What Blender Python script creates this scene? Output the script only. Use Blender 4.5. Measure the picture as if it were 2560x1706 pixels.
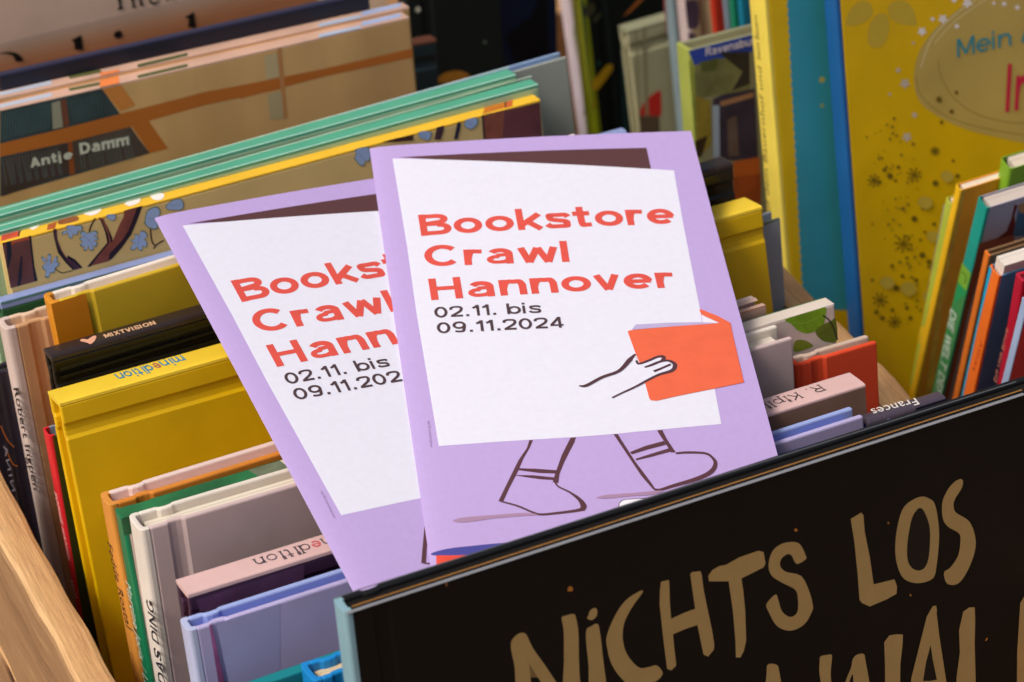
import bpy, bmesh, math, random
from mathutils import Vector, Matrix, Euler
R = math.radians
random.seed(7)
sc = bpy.context.scene
for o in list(bpy.data.objects): bpy.data.objects.remove(o)
COL = sc.collection

# ---------------------------------------------------------------- camera
cd = bpy.data.cameras.new('camera'); cam = bpy.data.objects.new('camera', cd); COL.objects.link(cam)
cam.location = (-0.35629,-0.76231,0.88805); cam.rotation_euler = (0.92959,0.00838,-0.44347)   # looks about 37 degrees down on the crate from its left front corner
cd.sensor_width = 36.0; cd.lens = 112.50
cd.dof.use_dof = True; cd.dof.focus_distance = 1.03; cd.dof.aperture_fstop = 15.0
cd.clip_start = 0.02; cd.clip_end = 200.0
sc.camera = cam

# ---------------------------------------------------------------- sky and sun
SUN_EL, SUN_AZ = R(52), R(-87)          # azimuth measured from +Y (behind the crate) towards +X
w = bpy.data.worlds.new('World'); sc.world = w; w.use_nodes = True
nt = w.node_tree; bg = nt.nodes['Background']
sky = nt.nodes.new('ShaderNodeTexSky'); sky.sky_type = 'NISHITA'; sky.sun_disc = False
sky.sun_elevation = SUN_EL; sky.sun_rotation = SUN_AZ
sky.air_density = 1.0; sky.dust_density = 8.0; sky.ozone_density = 0.2
nt.links.new(sky.outputs[0], bg.inputs[0]); bg.inputs[1].default_value = 0.11
sd = bpy.data.lights.new('sun', 'SUN'); so = bpy.data.objects.new('sun', sd); COL.objects.link(so)
sd.energy = 2.1; sd.angle = R(18); sd.color = (1.0, 0.96, 0.91)
d = Vector((math.sin(SUN_AZ)*math.cos(SUN_EL), math.cos(SUN_AZ)*math.cos(SUN_EL), math.sin(SUN_EL)))
so.rotation_euler = d.to_track_quat('Z', 'Y').to_euler()
sc.view_settings.view_transform = 'Standard'; sc.view_settings.look = 'None'
sc.view_settings.exposure = -0.15; sc.view_settings.gamma = 1.0
sc.cycles.max_bounces = 8; sc.cycles.diffuse_bounces = 5

# ---------------------------------------------------------------- materials
def lin(h):
    h = h.lstrip('#'); c = [int(h[i:i+2], 16)/255 for i in (0, 2, 4)]
    return tuple(x/12.92 if x <= .04045 else ((x+.055)/1.055)**2.4 for x in c) + (1,)
MC = {}
def M(hx, kind='cover', rough=None):
    """cover: coated board with faint mottling and wear; ink: flat print; page: stacked paper edges; paper: uncoated sheet"""
    key = (hx, kind, rough)
    if key in MC: return MC[key]
    m = bpy.data.materials.new(kind + '_' + hx.lstrip('#')); m.use_nodes = True
    n = m.node_tree.nodes; l = m.node_tree.links; b = n['Principled BSDF']
    c = lin(hx)
    tc = n.new('ShaderNodeTexCoord')
    def noise(scale, detail=4, vec=None, ro=.55):
        q = n.new('ShaderNodeTexNoise'); q.inputs['Scale'].default_value = scale; q.inputs['Detail'].default_value = detail
        q.inputs['Roughness'].default_value = ro
        l.new(vec if vec is not None else tc.outputs['Object'], q.inputs['Vector']); return q
    def ramp(src, c0, c1, p0=.3, p1=.7):
        r = n.new('ShaderNodeValToRGB'); r.color_ramp.elements[0].color = c0; r.color_ramp.elements[1].color = c1
        r.color_ramp.elements[0].position = p0; r.color_ramp.elements[1].position = p1
        l.new(src, r.inputs[0]); return r
    def bump(src, st, dist):
        q = n.new('ShaderNodeBump'); q.inputs['Strength'].default_value = st; q.inputs['Distance'].default_value = dist
        l.new(src, q.inputs['Height']); l.new(q.outputs[0], b.inputs['Normal']); return q
    def sh(f): return tuple(min(1, x*f) for x in c[:3]) + (1,)
    if kind in ('cover', 'cloth', 'matte'):
        a = noise(38, 5); r = ramp(a.outputs[0], sh(.90), sh(1.07)); l.new(r.outputs[0], b.inputs['Base Color'])
        rr = rough if rough is not None else {'cover': .42, 'cloth': .8, 'matte': .62}[kind]
        g = noise(90, 4); rm = n.new('ShaderNodeMapRange'); rm.inputs['To Min'].default_value = rr-.08; rm.inputs['To Max'].default_value = rr+.12
        l.new(g.outputs[0], rm.inputs['Value']); l.new(rm.outputs[0], b.inputs['Roughness'])
        bump(noise(1400 if kind == 'cloth' else 900, 3).outputs[0], .35 if kind == 'cloth' else .12, .0002)
        b.inputs['Specular IOR Level'].default_value = .4 if kind == 'cover' else .2
    elif kind == 'ink':
        a = noise(160, 4); r = ramp(a.outputs[0], sh(.95), sh(1.04)); l.new(r.outputs[0], b.inputs['Base Color'])
        b.inputs['Roughness'].default_value = rough if rough is not None else .5
        b.inputs['Specular IOR Level'].default_value = .3
    elif kind == 'paper':
        a = noise(420, 6, ro=.7); r = ramp(a.outputs[0], sh(.965), sh(1.02)); l.new(r.outputs[0], b.inputs['Base Color'])
        b.inputs['Roughness'].default_value = .6; b.inputs['Specular IOR Level'].default_value = .25
        bump(noise(2500, 4).outputs[0], .25, .00012)
    elif kind == 'page':
        mp = n.new('ShaderNodeMapping'); mp.inputs['Scale'].default_value = (1.5, 420, 1.5)
        l.new(tc.outputs['Object'], mp.inputs['Vector'])
        a = noise(3, 5, mp.outputs[0]); r = ramp(a.outputs[0], sh(.72), sh(1.04), .32, .6); l.new(r.outputs[0], b.inputs['Base Color'])
        b.inputs['Roughness'].default_value = .85; b.inputs['Specular IOR Level'].default_value = .1
        bump(a.outputs[0], .6, .0006)
    elif kind == 'wash':    # soft printed photograph, streaked downwards
        mp = n.new('ShaderNodeMapping'); mp.inputs['Scale'].default_value = (1, 1, .3)
        l.new(tc.outputs['Object'], mp.inputs['Vector'])
        a = noise(34, 3, mp.outputs[0], .45); r = ramp(a.outputs[0], sh(.74), sh(1.16), .3, .7); l.new(r.outputs[0], b.inputs['Base Color'])
        b.inputs['Roughness'].default_value = .34
    elif kind == 'art':     # hand painted wash
        a = noise(70, 6, ro=.65); r = ramp(a.outputs[0], sh(.62), sh(1.25), .33, .68); l.new(r.outputs[0], b.inputs['Base Color'])
        b.inputs['Roughness'].default_value = .5
    MC[key] = m; return m
def wood(name, c0, c1, c2, axis='y', knots=()):
    m = bpy.data.materials.new(name); m.use_nodes = True
    n = m.node_tree.nodes; l = m.node_tree.links; b = n['Principled BSDF']
    tc = n.new('ShaderNodeTexCoord'); mp = n.new('ShaderNodeMapping')
    mp.inputs['Scale'].default_value = (1, .045, 1) if axis == 'y' else (.045, 1, 1)
    mp.inputs['Rotation'].default_value = (R(3), R(4), R(2))
    l.new(tc.outputs['Object'], mp.inputs['Vector'])
    def N(sc_, det, ro=.6, vec=None, dist=0):
        q = n.new('ShaderNodeTexNoise'); q.inputs['Scale'].default_value = sc_; q.inputs['Detail'].default_value = det
        q.inputs['Roughness'].default_value = ro; q.inputs['Distortion'].default_value = dist
        l.new(vec or mp.outputs[0], q.inputs['Vector']); return q
    a = N(95, 8, .62, dist=.35); r = n.new('ShaderNodeValToRGB'); cr = r.color_ramp
    cr.elements[0].position = .28; cr.elements[0].color = lin(c0); cr.elements[1].position = .72; cr.elements[1].color = lin(c2)
    e = cr.elements.new(.5); e.color = lin(c1)
    l.new(a.outputs[0], r.inputs[0])
    f = N(900, 6, .75); mx = n.new('ShaderNodeMix'); mx.data_type = 'RGBA'; mx.blend_type = 'MULTIPLY'; mx.inputs[0].default_value = .7
    r2 = n.new('ShaderNodeValToRGB'); r2.color_ramp.elements[0].color = (.45, .38, .32, 1); r2.color_ramp.elements[1].color = (1, 1, 1, 1)
    r2.color_ramp.elements[0].position = .3; r2.color_ramp.elements[1].position = .62
    l.new(f.outputs[0], r2.inputs[0]); l.new(r.outputs[0], mx.inputs[6]); l.new(r2.outputs[0], mx.inputs[7])
    col = mx.outputs[2]
    for ky, kz, kr in knots:      # dark oval knots with a soft ring
        m2 = n.new('ShaderNodeMapping'); m2.inputs['Location'].default_value = (0, -ky*.45/kr, -kz/kr); m2.inputs['Scale'].default_value = (0, .45/kr, 1/kr)
        l.new(tc.outputs['Object'], m2.inputs['Vector'])
        ln = n.new('ShaderNodeVectorMath'); ln.operation = 'LENGTH'; l.new(m2.outputs[0], ln.inputs[0])
        r3 = n.new('ShaderNodeValToRGB'); e0 = r3.color_ramp.elements; e0[0].position = .25; e0[0].color = (.16, .09, .05, 1); e0[1].position = 1; e0[1].color = (1, 1, 1, 1)
        q = e0.new(.55); q.color = (.55, .42, .3, 1)
        l.new(ln.outputs['Value'], r3.inputs[0])
        m3 = n.new('ShaderNodeMix'); m3.data_type = 'RGBA'; m3.blend_type = 'MULTIPLY'; m3.inputs[0].default_value = 1
        l.new(col, m3.inputs[6]); l.new(r3.outputs[0], m3.inputs[7]); col = m3.outputs[2]
    l.new(col, b.inputs['Base Color'])
    b.inputs['Roughness'].default_value = .62
    bp = n.new('ShaderNodeBump'); bp.inputs['Strength'].default_value = .5; bp.inputs['Distance'].default_value = .0008
    l.new(f.outputs[0], bp.inputs['Height']); l.new(bp.outputs[0], b.inputs['Normal'])
    return m

# ---------------------------------------------------------------- mesh helpers
def link(name, bm, mats, parent=None, bevel=None, smooth=False):
    me = bpy.data.meshes.new(name); bmesh.ops.recalc_face_normals(bm, faces=bm.faces); bm.to_mesh(me); bm.free()
    for m in (mats if isinstance(mats, (list, tuple)) else [mats]): me.materials.append(m)
    if smooth:
        for p in me.polygons: p.use_smooth = True
    o = bpy.data.objects.new(name, me); COL.objects.link(o)
    if parent is not None: o.parent = parent
    if bevel:
        md = o.modifiers.new('bevel', 'BEVEL'); md.width = bevel; md.segments = 2; md.limit_method = 'ANGLE'; md.angle_limit = R(38)
    return o
def link_raw(name, verts, faces, fm, mats, parent):
    me = bpy.data.meshes.new(name); me.from_pydata(verts, [], faces)
    for m in mats: me.materials.append(m)
    me.polygons.foreach_set('material_index', fm); me.update()
    o = bpy.data.objects.new(name, me); COL.objects.link(o); o.parent = parent
    return o
def tag(o, label=None, cat=None, group=None, kind=None):
    if label: o['label'] = label
    if cat: o['category'] = cat
    if group: o['group'] = group
    if kind: o['kind'] = kind
def empty(name, loc, rot, label, cat, group=None):
    o = bpy.data.objects.new(name, None); COL.objects.link(o); o.empty_display_size = .02
    o.location = loc; o.rotation_euler = rot; tag(o, label, cat, group); return o
def prism(poly, z0, z1, fn=lambda x, y, z: (x, y, z), bm=None):
    """solid with the outline poly in xy, from z0 to z1"""
    bm = bm or bmesh.new()
    nz = 2
    rings = [[bm.verts.new(fn(x, y, z)) for x, y in poly] for z in (z0, z1)]
    n = len(poly)
    for i in range(n):
        bm.faces.new((rings[0][i], rings[0][(i+1) % n], rings[1][(i+1) % n], rings[1][i]))
    bm.faces.new(rings[0][::-1]); bm.faces.new(rings[1])
    return bm
def box(x0, x1, y0, y1, z0, z1, fn=lambda x, y, z: (x, y, z), bm=None):
    return prism([(x0, y0), (x1, y0), (x1, y1), (x0, y1)], z0, z1, fn, bm)

# ---------------------------------------------------------------- lettering
def arc(cx, cy, rx, ry, a0, a1, n=18):
    p = [(cx+rx*math.cos(R(a0+(a1-a0)*i/n)), cy+ry*math.sin(R(a0+(a1-a0)*i/n))) for i in range(n+1)]
    if abs(a1-a0) == 360: p[-1] = p[0]
    return p
def cat(pts, k=5, closed=False):
    n = len(pts); out = []
    rng = range(n if closed else n-1)
    for i in rng:
        if closed: p0, p1, p2, p3 = pts[(i-1) % n], pts[i], pts[(i+1) % n], pts[(i+2) % n]
        else: p0, p1, p2, p3 = pts[max(i-1, 0)], pts[i], pts[i+1], pts[min(i+2, n-1)]
        for j in range(k):
            t = j/k
            out.append(tuple(.5*((2*p1[q])+(-p0[q]+p2[q])*t+(2*p0[q]-5*p1[q]+4*p2[q]-p3[q])*t*t+(-p0[q]+3*p1[q]-3*p2[q]+p3[q])*t**3) for q in (0, 1)))
    if not closed: out.append(pts[-1])
    return out
def glyph(ch, s):
    """strokes of one letter: (advance, [polyline,...]); cap height 1"""
    h = s/2; X = .73; c = X/2
    if ch == ' ': return .38, []
    if ch == '.': return .30, [[(.15, 0), (.15, s*1.05)]]
    G = {
     'o': (.86, [arc(.43, c, .43-h, c+.01-h, 0, 360, 28)]),
     'b': (.86, [[(h, 0), (h, 1)], arc(.45, c, .41-h, c+.01-h, 0, 360, 28)]),
     'd': (.86, [[(.86-h, 0), (.86-h, 1)], arc(.41, c, .41-h, c+.01-h, 0, 360, 28)]),
     'p': (.86, [[(h, -.27), (h, X)], arc(.45, c, .41-h, c+.01-h, 0, 360, 28)]),
     'g': (.86, [[(.86-h, X), (.86-h, .0)] + cat([(.86-h, 0), (.78-h, -.17), (.45, -.25+h*.3), (.08, -.16)], 5)[1:], arc(.41, c, .41-h, c+.01-h, 0, 360, 28)]),
     'a': (.82, [[(.76-h, 0), (.76-h, .47)] + arc(.40, .47, .36-h, .265-h*.85, 0, 158, 14)[1:],
                 [(.74-h, .43), (.36, .425-h*.1)] + arc(.30, .215, .30-h*.85, .215-h*.8, 90, 275, 14) + [(.48, h*.9), (.76-h, .19)]]),
     'e': (.84, [arc(.42, c, .42-h, c+.01-h, 0, 318, 28), [(h, c), (.84-h*.4, c)]]),
     's': (.74, [cat([(.69, .52), (.60, .62), (.38, X-h), (.15, .62), (h+.02, .53), (.18, .425), (.38, .37), (.6, .31), (.70-h*.7, .20), (.60, .10), (.38, h-.01), (.14, .105), (.03, .21)], 5)]),
     't': (.56, [[(.24, .96), (.24, .26)] + cat([(.24, .26), (.27, .11), (.38, h), (.53, h+.005)], 4)[1:], [(0, X-h*.8), (.52, X-h*.8)]]),
     'r': (.54, [[(h, 0), (h, X)], cat([(h+.01, .32), (h+.05, .52), (.24, .63), (.38, X-h), (.52, X-h-.005)], 4)]),
     'n': (.80, [[(h, 0), (h, X)], cat([(h+.01, .34), (h+.06, .53), (.28, .635), (.42, X-h), (.60, .62), (.78-h, .46)], 4) + [(.78-h, 0)]]),
     'm': (1.20, [[(h, 0), (h, X)], cat([(h+.01, .34), (h+.05, .55), (.32, X-h), (.50, .62), (.61, .46)], 4) + [(.61, 0)],
                  cat([(.62, .34), (.66, .55), (.87, X-h), (1.08, .62), (1.18-h, .46)], 4) + [(1.18-h, 0)]]),
     'u': (.80, [[(.78-h, 0), (.78-h, X)], [(h, X), (h, .27)] + cat([(h, .27), (.18, .11), (.38, h), (.6, .12), (.77-h, .34)], 4)[1:]]),
     'k': (.78, [[(h, 0), (h, 1)], [(h+.04, .24), (.70, X-.01)], [(.30, .40), (.70, .01)]]),
     'l': (s+.12, [[(h, 0), (h, 1)]]),
     'i': (s+.13, [[(h, 0), (h, X)], [(h, .84), (h, 1.0)]]),
     'j': (s+.13, [[(h, -.2), (h, X)], [(h, .84), (h, 1.0)]]),
     'v': (.76, [[(h*.9, X), (.37, .02)], [(.385, .02), (.75-h*.9, X)]]),
     'w': (1.12, [[(h*.8, X), (.29, .02)], [(.29, .02), (.555, X-.02)], [(.565, X-.02), (.83, .02)], [(.83, .02), (1.12-h*.8, X)]]),
     'C': (1.02, [arc(.52, .5, .52-h, .515-h, 42, 318, 28)]),
     'B': (.92, [[(h, 0), (h, 1)], [(h, 1-h), (.52, 1-h)] + arc(.55, .77-h*.25, .27-h*.5, .23-h*.78, 90, -90, 10) + [(h, .53)],
                 [(h, .53), (.56, .53)] + arc(.60, .265+h*.25, .30-h*.6, .265-h*.78, 90, -90, 10) + [(h, h)]]),
     'H': (.98, [[(h, 0), (h, 1)], [(.92-h, 0), (.92-h, 1)], [(h, .52), (.92-h, .52)]]),
     'R': (.90, [[(h, 0), (h, 1)], [(h, 1-h), (.55, 1-h)] + arc(.56, .75-h*.2, .28-h*.5, .25-h*.8, 90, -90, 10) + [(h, .5)], [(.45, .5), (.84, 0)]]),
     'K': (.92, [[(h, 0), (h, 1)], [(h, .35), (.80, .99)], [(.36, .58), (.86, .01)]]),
     'M': (1.06, [[(h, 0), (h, 1)], [(h*1.4, .98), (.52, .12)], [(.52, .12), (1.04-h*1.4, .98)], [(1.04-h, 0), (1.04-h, 1)]]),
     'I': (s+.12, [[(h, 0), (h, 1)]]),
     'X': (.86, [[(h*.8, 0), (.84-h*.8, 1)], [(h*.8, 1), (.84-h*.8, 0)]]),
     'T': (.80, [[(.40, 0), (.40, 1-h)], [(0, 1-h), (.80, 1-h)]]),
     'V': (.90, [[(h*.9, 1), (.44, .03)], [(.44, .03), (.88-h*.9, 1)]]),
     'W': (1.24, [[(h*.8, 1), (.32, .03)], [(.32, .03), (.61, .92)], [(.61, .92), (.90, .03)], [(.90, .03), (1.22-h*.8, 1)]]),
     'N': (.94, [[(h, 0), (h, 1)], [(h*1.3, .95), (.90-h*1.3, .05)], [(.90-h, 0), (.90-h, 1)]]),
     'O': (1.04, [arc(.52, .5, .52-h, .515-h, 0, 360, 30)]),
     'A': (.92, [[(h*.9, 0), (.45, .97)], [(.45, .97), (.90-h*.9, 0)], [(.20, .30), (.70, .30)]]),
     'D': (.96, [[(h, 0), (h, 1)], [(h, 1-h), (.42, 1-h)] + arc(.43, .5, .50-h, .5-h, 90, -90, 14) + [(h, h)]]),
     'E': (.76, [[(h, 0), (h, 1)], [(h, 1-h), (.74, 1-h)], [(h, .5), (.68, .5)], [(h, h), (.74, h)]]),
     'L': (.72, [[(h, 0), (h, 1)], [(h, h), (.72, h)]]),
     'G': (1.02, [arc(.52, .5, .52-h, .515-h, 45, 345, 26), [(.55, .46), (1.0-h*.3, .46)]]),
     'S': (.82, [cat([(.74, .74), (.62, .9), (.40, 1-h), (.16, .90), (h+.02, .74), (.2, .6), (.4, .52), (.64, .42), (.76-h*.6, .26), (.63, .11), (.40, h-.01), (.15, .12), (.03, .3)], 5)]),
     '0': (.86, [arc(.41, .5, .40-h, .51-h, 0, 360, 30)]),
     '1': (.50, [[(.36, 0), (.36, 1)], [(.04, .74), (.20, .80), (.36, .96)]]),
     '2': (.82, [cat([(.05, .68), (.12, .86), (.38, 1-h+.01), (.66, .87), (.72, .69), (.60, .48), (.34, .28), (.10, h+.01)], 5), [(.04, h), (.77, h)]]),
     '9': (.84, [arc(.40, .66, .40-h, .35-h, 0, 360, 26), cat([(.80-h, .66), (.77-h, .38), (.60, .12), (.36, h-.005), (.13, .13)], 5)]),
     '4': (.86, [[(.60, 0), (.60, 1)], [(.58, .95), (.08, .26)], [(.02, .25), (.82, .25)]]),
    }
    return G.get(ch, (.7, [[(h, 0), (h, .7)]]))
def stroke(pts, ws):
    """outline polygon of a polyline with a width per point"""
    n = len(pts); L_ = []; R_ = []
    for i in range(n):
        a = Vector(pts[max(i-1, 0)]); b = Vector(pts[min(i+1, n-1)]); p = Vector(pts[i])
        if i == 0 and pts[0] == pts[-1]: a = Vector(pts[-2])
        if i == n-1 and pts[0] == pts[-1]: b = Vector(pts[1])
        d1 = (p-a); d2 = (b-p)
        if d1.length < 1e-9: d1 = d2
        if d2.length < 1e-9: d2 = d1
        d1 = d1.normalized(); d2 = d2.normalized(); t = d1+d2
        t = t.normalized() if t.length > .2 else d1
        nn = Vector((-t.y, t.x)); k = 1/max(.45, nn.dot(Vector((-d1.y, d1.x))))
        ww = ws[i] if isinstance(ws, (list, tuple)) else ws
        L_.append(tuple(p+nn*ww*.5*k)); R_.append(tuple(p-nn*ww*.5*k))
    return L_, R_
FONT = {}
def font_mesh(txt, off):
    key = (txt, off)
    if key not in FONT:
        c = bpy.data.curves.new('t', 'FONT'); c.body = txt; c.offset = off; c.resolution_u = 5; c.space_character = 1.22 if txt.isupper() and len(txt) > 3 else 1.05
        o = bpy.data.objects.new('t', c); COL.objects.link(o); bpy.context.view_layer.update()
        me = bpy.data.meshes.new_from_object(o.evaluated_get(bpy.context.evaluated_depsgraph_get()))
        V = [(v.co.x, v.co.y) for v in me.vertices]; F = [tuple(p.vertices) for p in me.polygons]
        bpy.data.objects.remove(o); bpy.data.curves.remove(c); bpy.data.meshes.remove(me)
        FONT[key] = (V, F)
    return FONT[key]
CAPH = None
def text_geo(kind, txt, off):
    """(vertices, faces, level per vertex, width) with cap height 1"""
    global CAPH
    if kind == 'B':
        if CAPH is None: CAPH = max(v[1] for v in font_mesh('H', 0)[0])
        V, F = font_mesh(txt, off)
        x0 = min(v[0] for v in V); x1 = max(v[0] for v in V)
        return [((x-x0)/CAPH, y/CAPH) for x, y in V], F, [0]*len(V), (x1-x0)/CAPH
    V = []; F = []; Lv = []; x = 0; s = off
    for ch in txt:
        adv, st = glyph(ch, s)
        extra = []
        if kind == 'R':       # slab serifs on the ends of upright strokes
            for p in st:
                for q, r_ in ((p[0], p[1]), (p[-1], p[-2])):
                    if abs(q[0]-r_[0]) < .02 and abs(q[1]-r_[1]) > .15 and q[1] < 1.01:
                        yy = q[1]+(s*.28 if q[1] < .4 else -s*.28)
                        extra.append(([(q[0]-.15, yy), (q[0]+.15, yy)], s*.55))
        for k, p in enumerate(st):
            wv = s*(1.05 if ch == '.' else .80 if ch == 'a' and k == 1 and kind == 'G' else 1)*(.86 if (ch in 'eaHBkKR4' and k >= 1 and kind == 'G' and p[0][1] == p[-1][1]) else 1)
            if kind == 'R' and abs(p[0][1]-p[-1][1]) < .02: wv *= .7
            if kind == 'G' and len(p) > 2:      # thinner where the stroke runs level
                ww = []
                for i in range(len(p)):
                    q0 = p[i-1] if i else (p[-2] if p[0] == p[-1] else p[0]); q1 = p[i+1] if i < len(p)-1 else (p[1] if p[0] == p[-1] else p[-1])
                    tx, ty = q1[0]-q0[0], q1[1]-q0[1]; ln = math.hypot(tx, ty) or 1
                    ww.append(wv*(.86+.16*abs(ty/ln)))
                wv = ww
            elif kind == 'G' and len(p) == 2 and abs(p[0][1]-p[1][1]) < .02: wv = wv*.95
            A, B = stroke(p, wv); n0 = len(V)
            for a, b in zip(A, B): V += [(a[0]+x, a[1]), (b[0]+x, b[1])]; Lv += [k, k]
            for i in range(len(p)-1): j = n0+2*i; F.append((j, j+1, j+3, j+2))
        for k, (p, wv) in enumerate(extra):
            A, B = stroke(p, wv); n0 = len(V)
            for a, b in zip(A, B): V += [(a[0]+x, a[1]), (b[0]+x, b[1])]; Lv += [len(st)+k]*2
            F.append((n0, n0+1, n0+3, n0+2))
        x += adv + (.10 if kind == 'G' else .22) + (.05 if ch == '.' else 0)
    w_ = max(v[0] for v in V); x0 = min(v[0] for v in V)
    return [(a-x0, b) for a, b in V], F, Lv, w_-x0

def add_art(parent, name, items, fmap, cuts=None, lift=0.00004, step=3e-6):
    """flat print laid on a surface; fmap(a, b, height) gives the point"""
    V = []; F = []; FM = []; mats = []
    def mi(m):
        if m not in mats: mats.append(m)
        return mats.index(m)
    lev = lift
    for it in items:
        k = it[0]; m = M(it[1], it[2]) if isinstance(it[1], str) else it[1]; idx = mi(m)
        if k in 'PQ':
            pts = it[3]
            if k == 'Q': pts = cat(pts, 4, True)
            bm = bmesh.new(); f = bm.faces.new([bm.verts.new((a, b, 0)) for a, b in pts])
            bmesh.ops.triangulate(bm, faces=[f])
            if cuts:
                for ax, vals in cuts:
                    for v in vals:
                        no = (1, 0, 0) if ax == 0 else (0, 1, 0)
                        bmesh.ops.bisect_plane(bm, geom=bm.verts[:]+bm.edges[:]+bm.faces[:], plane_co=tuple(q*v for q in no), plane_no=no)
            n0 = len(V); bm.verts.index_update()
            for v in bm.verts: V.append(fmap(v.co.x, v.co.y, lev))
            for f in bm.faces: F.append([n0+v.index for v in f.verts]); FM.append(idx)
            bm.free(); lev += step
        elif k in 'SC':
            ws, pts = it[3], it[4]
            if isinstance(ws, list) and len(ws) != len(pts):
                m_ = len(ws)-1; ws = [ws[min(int(i*m_/(len(pts)-1)), m_-1)]+(ws[min(int(i*m_/(len(pts)-1)), m_-1)+1]-ws[min(int(i*m_/(len(pts)-1)), m_-1)])*(i*m_/(len(pts)-1)-min(int(i*m_/(len(pts)-1)), m_-1)) for i in range(len(pts))]
            if k == 'C':
                if isinstance(ws, list):
                    w2 = []
                    for i in range(len(ws)-1): w2 += [ws[i]+(ws[i+1]-ws[i])*j/5 for j in range(5)]
                    ws = w2+[ws[-1]]
                pts = cat(pts, 5)
            A, B = stroke(pts, ws); n0 = len(V)
            for a, b in zip(A, B): V.append(fmap(a[0], a[1], lev)); V.append(fmap(b[0], b[1], lev))
            for i in range(len(pts)-1): j = n0+2*i; F.append((j, j+1, j+3, j+2)); FM.append(idx)
            lev += step
        elif k == 'T':
            kind, txt, off, o, ax, up = it[3:9]
            tv, tf, lv, wid = text_geo(kind, txt, off)
            n0 = len(V)
            for (x, y), q in zip(tv, lv):
                V.append(fmap(o[0]+ax[0]*x/wid+up[0]*y, o[1]+ax[1]*x/wid+up[1]*y, lev+q*3e-6))
            for f in tf: F.append([n0+i for i in f]); FM.append(idx)
            lev += 2e-5
    return link_raw(name, V, F, FM, mats, parent)

# ---------------------------------------------------------------- books
def book(d):
    """d: geometry of one volume; spine at the left ('side') or on top ('up')"""
    w_, t, H = d['w'], d['t'], d['H']; up = d['type'] == 'up'
    root = empty(d['name'], d['loc'], d['rot'], d['label'], d.get('cat', 'book'), d.get('group'))
    b = d.get('board', .0022 if t > .006 else .0014 if t > .0042 else .0009)
    soft = d.get('soft'); 
    if soft: b = .0004
    W_, L_ = (H, w_) if up else (w_, H)
    fn = (lambda x, y, z: (z, y, H-x)) if up else (lambda x, y, z: (x, y, z))
    sd_ = d.get('round', .0012 if up else .0022); e = d.get('sq', .35 if up else .5)
    g = 0 if soft or d.get('nohinge') else min(.0009, b*.6); hx = d.get('hinge', .009)
    mf = M(d['front'], d.get('fk', 'cover'), d.get('rough')); ms = M(d.get('spine', d['front']), d.get('sk', d.get('fk', 'cover')), d.get('rough'))
    mb = M(d.get('back', d['front']), d.get('fk', 'cover'), d.get('rough'))
    hw = .003
    front = [(W_, 0), (hx+hw, 0), (hx+hw*.6, g*.8), (hx, g), (hx-hw*.6, g*.8), (hx-hw, 0), (sd_, 0)] if g else [(W_, 0), (sd_, 0)]
    fi = [(x, y+b) for x, y in front]
    bev = min(.0006, b*.4)
    drop = d.get('drop', 0)
    def board(name, poly, m, z0=0, z1=None, bv=bev):
        return link(name, prism(poly, z0, L_ if z1 is None else z1, fn), m, root, bv)
    board('front_cover', front+fi[::-1], mf)
    bk = [(x, t-y) for x, y in front]; bi = [(x, y-b) for x, y in bk]
    board('back_cover', bk+bi[::-1], mb)
    arc_o = []; arc_i = []
    for i in range(13):
        a = math.pi*i/12; cc = math.cos(a); ss = math.sin(a)
        y = t/2-t/2*math.copysign(abs(cc)**e, cc); x = sd_*(1-ss**e) if ss > 1e-6 else sd_
        arc_o.append((x, y))
        ti = t/2-b; yi = t/2-ti*math.copysign(abs(cc)**e, cc); arc_i.append((b*.9+(x if ss < .999 else 0)*(1-b/ max(sd_, b)) , yi))
    arc_i[0] = (sd_, b); arc_i[-1] = (sd_, t-b)
    arc_i = [(min(sd_+.0004, max(x, b*.8)), y) for x, y in arc_i]; arc_i[0] = (sd_+.0003, b); arc_i[-1] = (sd_+.0003, t-b)
    board('spine', arc_o+arc_i[::-1], ms, bv=bev*.6)
    ins = 0.0004 if soft else .003
    pg = M(d.get('page', '#d9cdbb'), 'page')
    px0, px1 = max(sd_, b)+.0008, W_-(ins if not soft else .0005)
    gl = .00012
    pb = box(px0, px1, b+gl+g*.0, t-b-gl, ins, L_-d.get('pin', ins), fn)
    link('page_block', pb, pg, root)
    if d.get('bands'):   # coloured paper slips / fold lines between the leaves
        for yy, col in d['bands']:
            link('endpaper', box(px0, px1+.0008, yy-.0003, yy+.0003, ins, L_-ins+.0012, fn), M(col, 'matte'), root)
    faces = {'front': lambda a, c, h: (a, -h, c), 'top': lambda a, c, h: (a, c, H+h), 'spine': lambda a, c, h: (-h, a, c)}
    for name, face, items in d.get('art', ()):
        add_art(root, name, items, faces[face], lift=.0003 if 'lettering' in name and any(a[1] == face and 'print' in a[0] for a in d['art']) else .00004)
    return root

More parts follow.
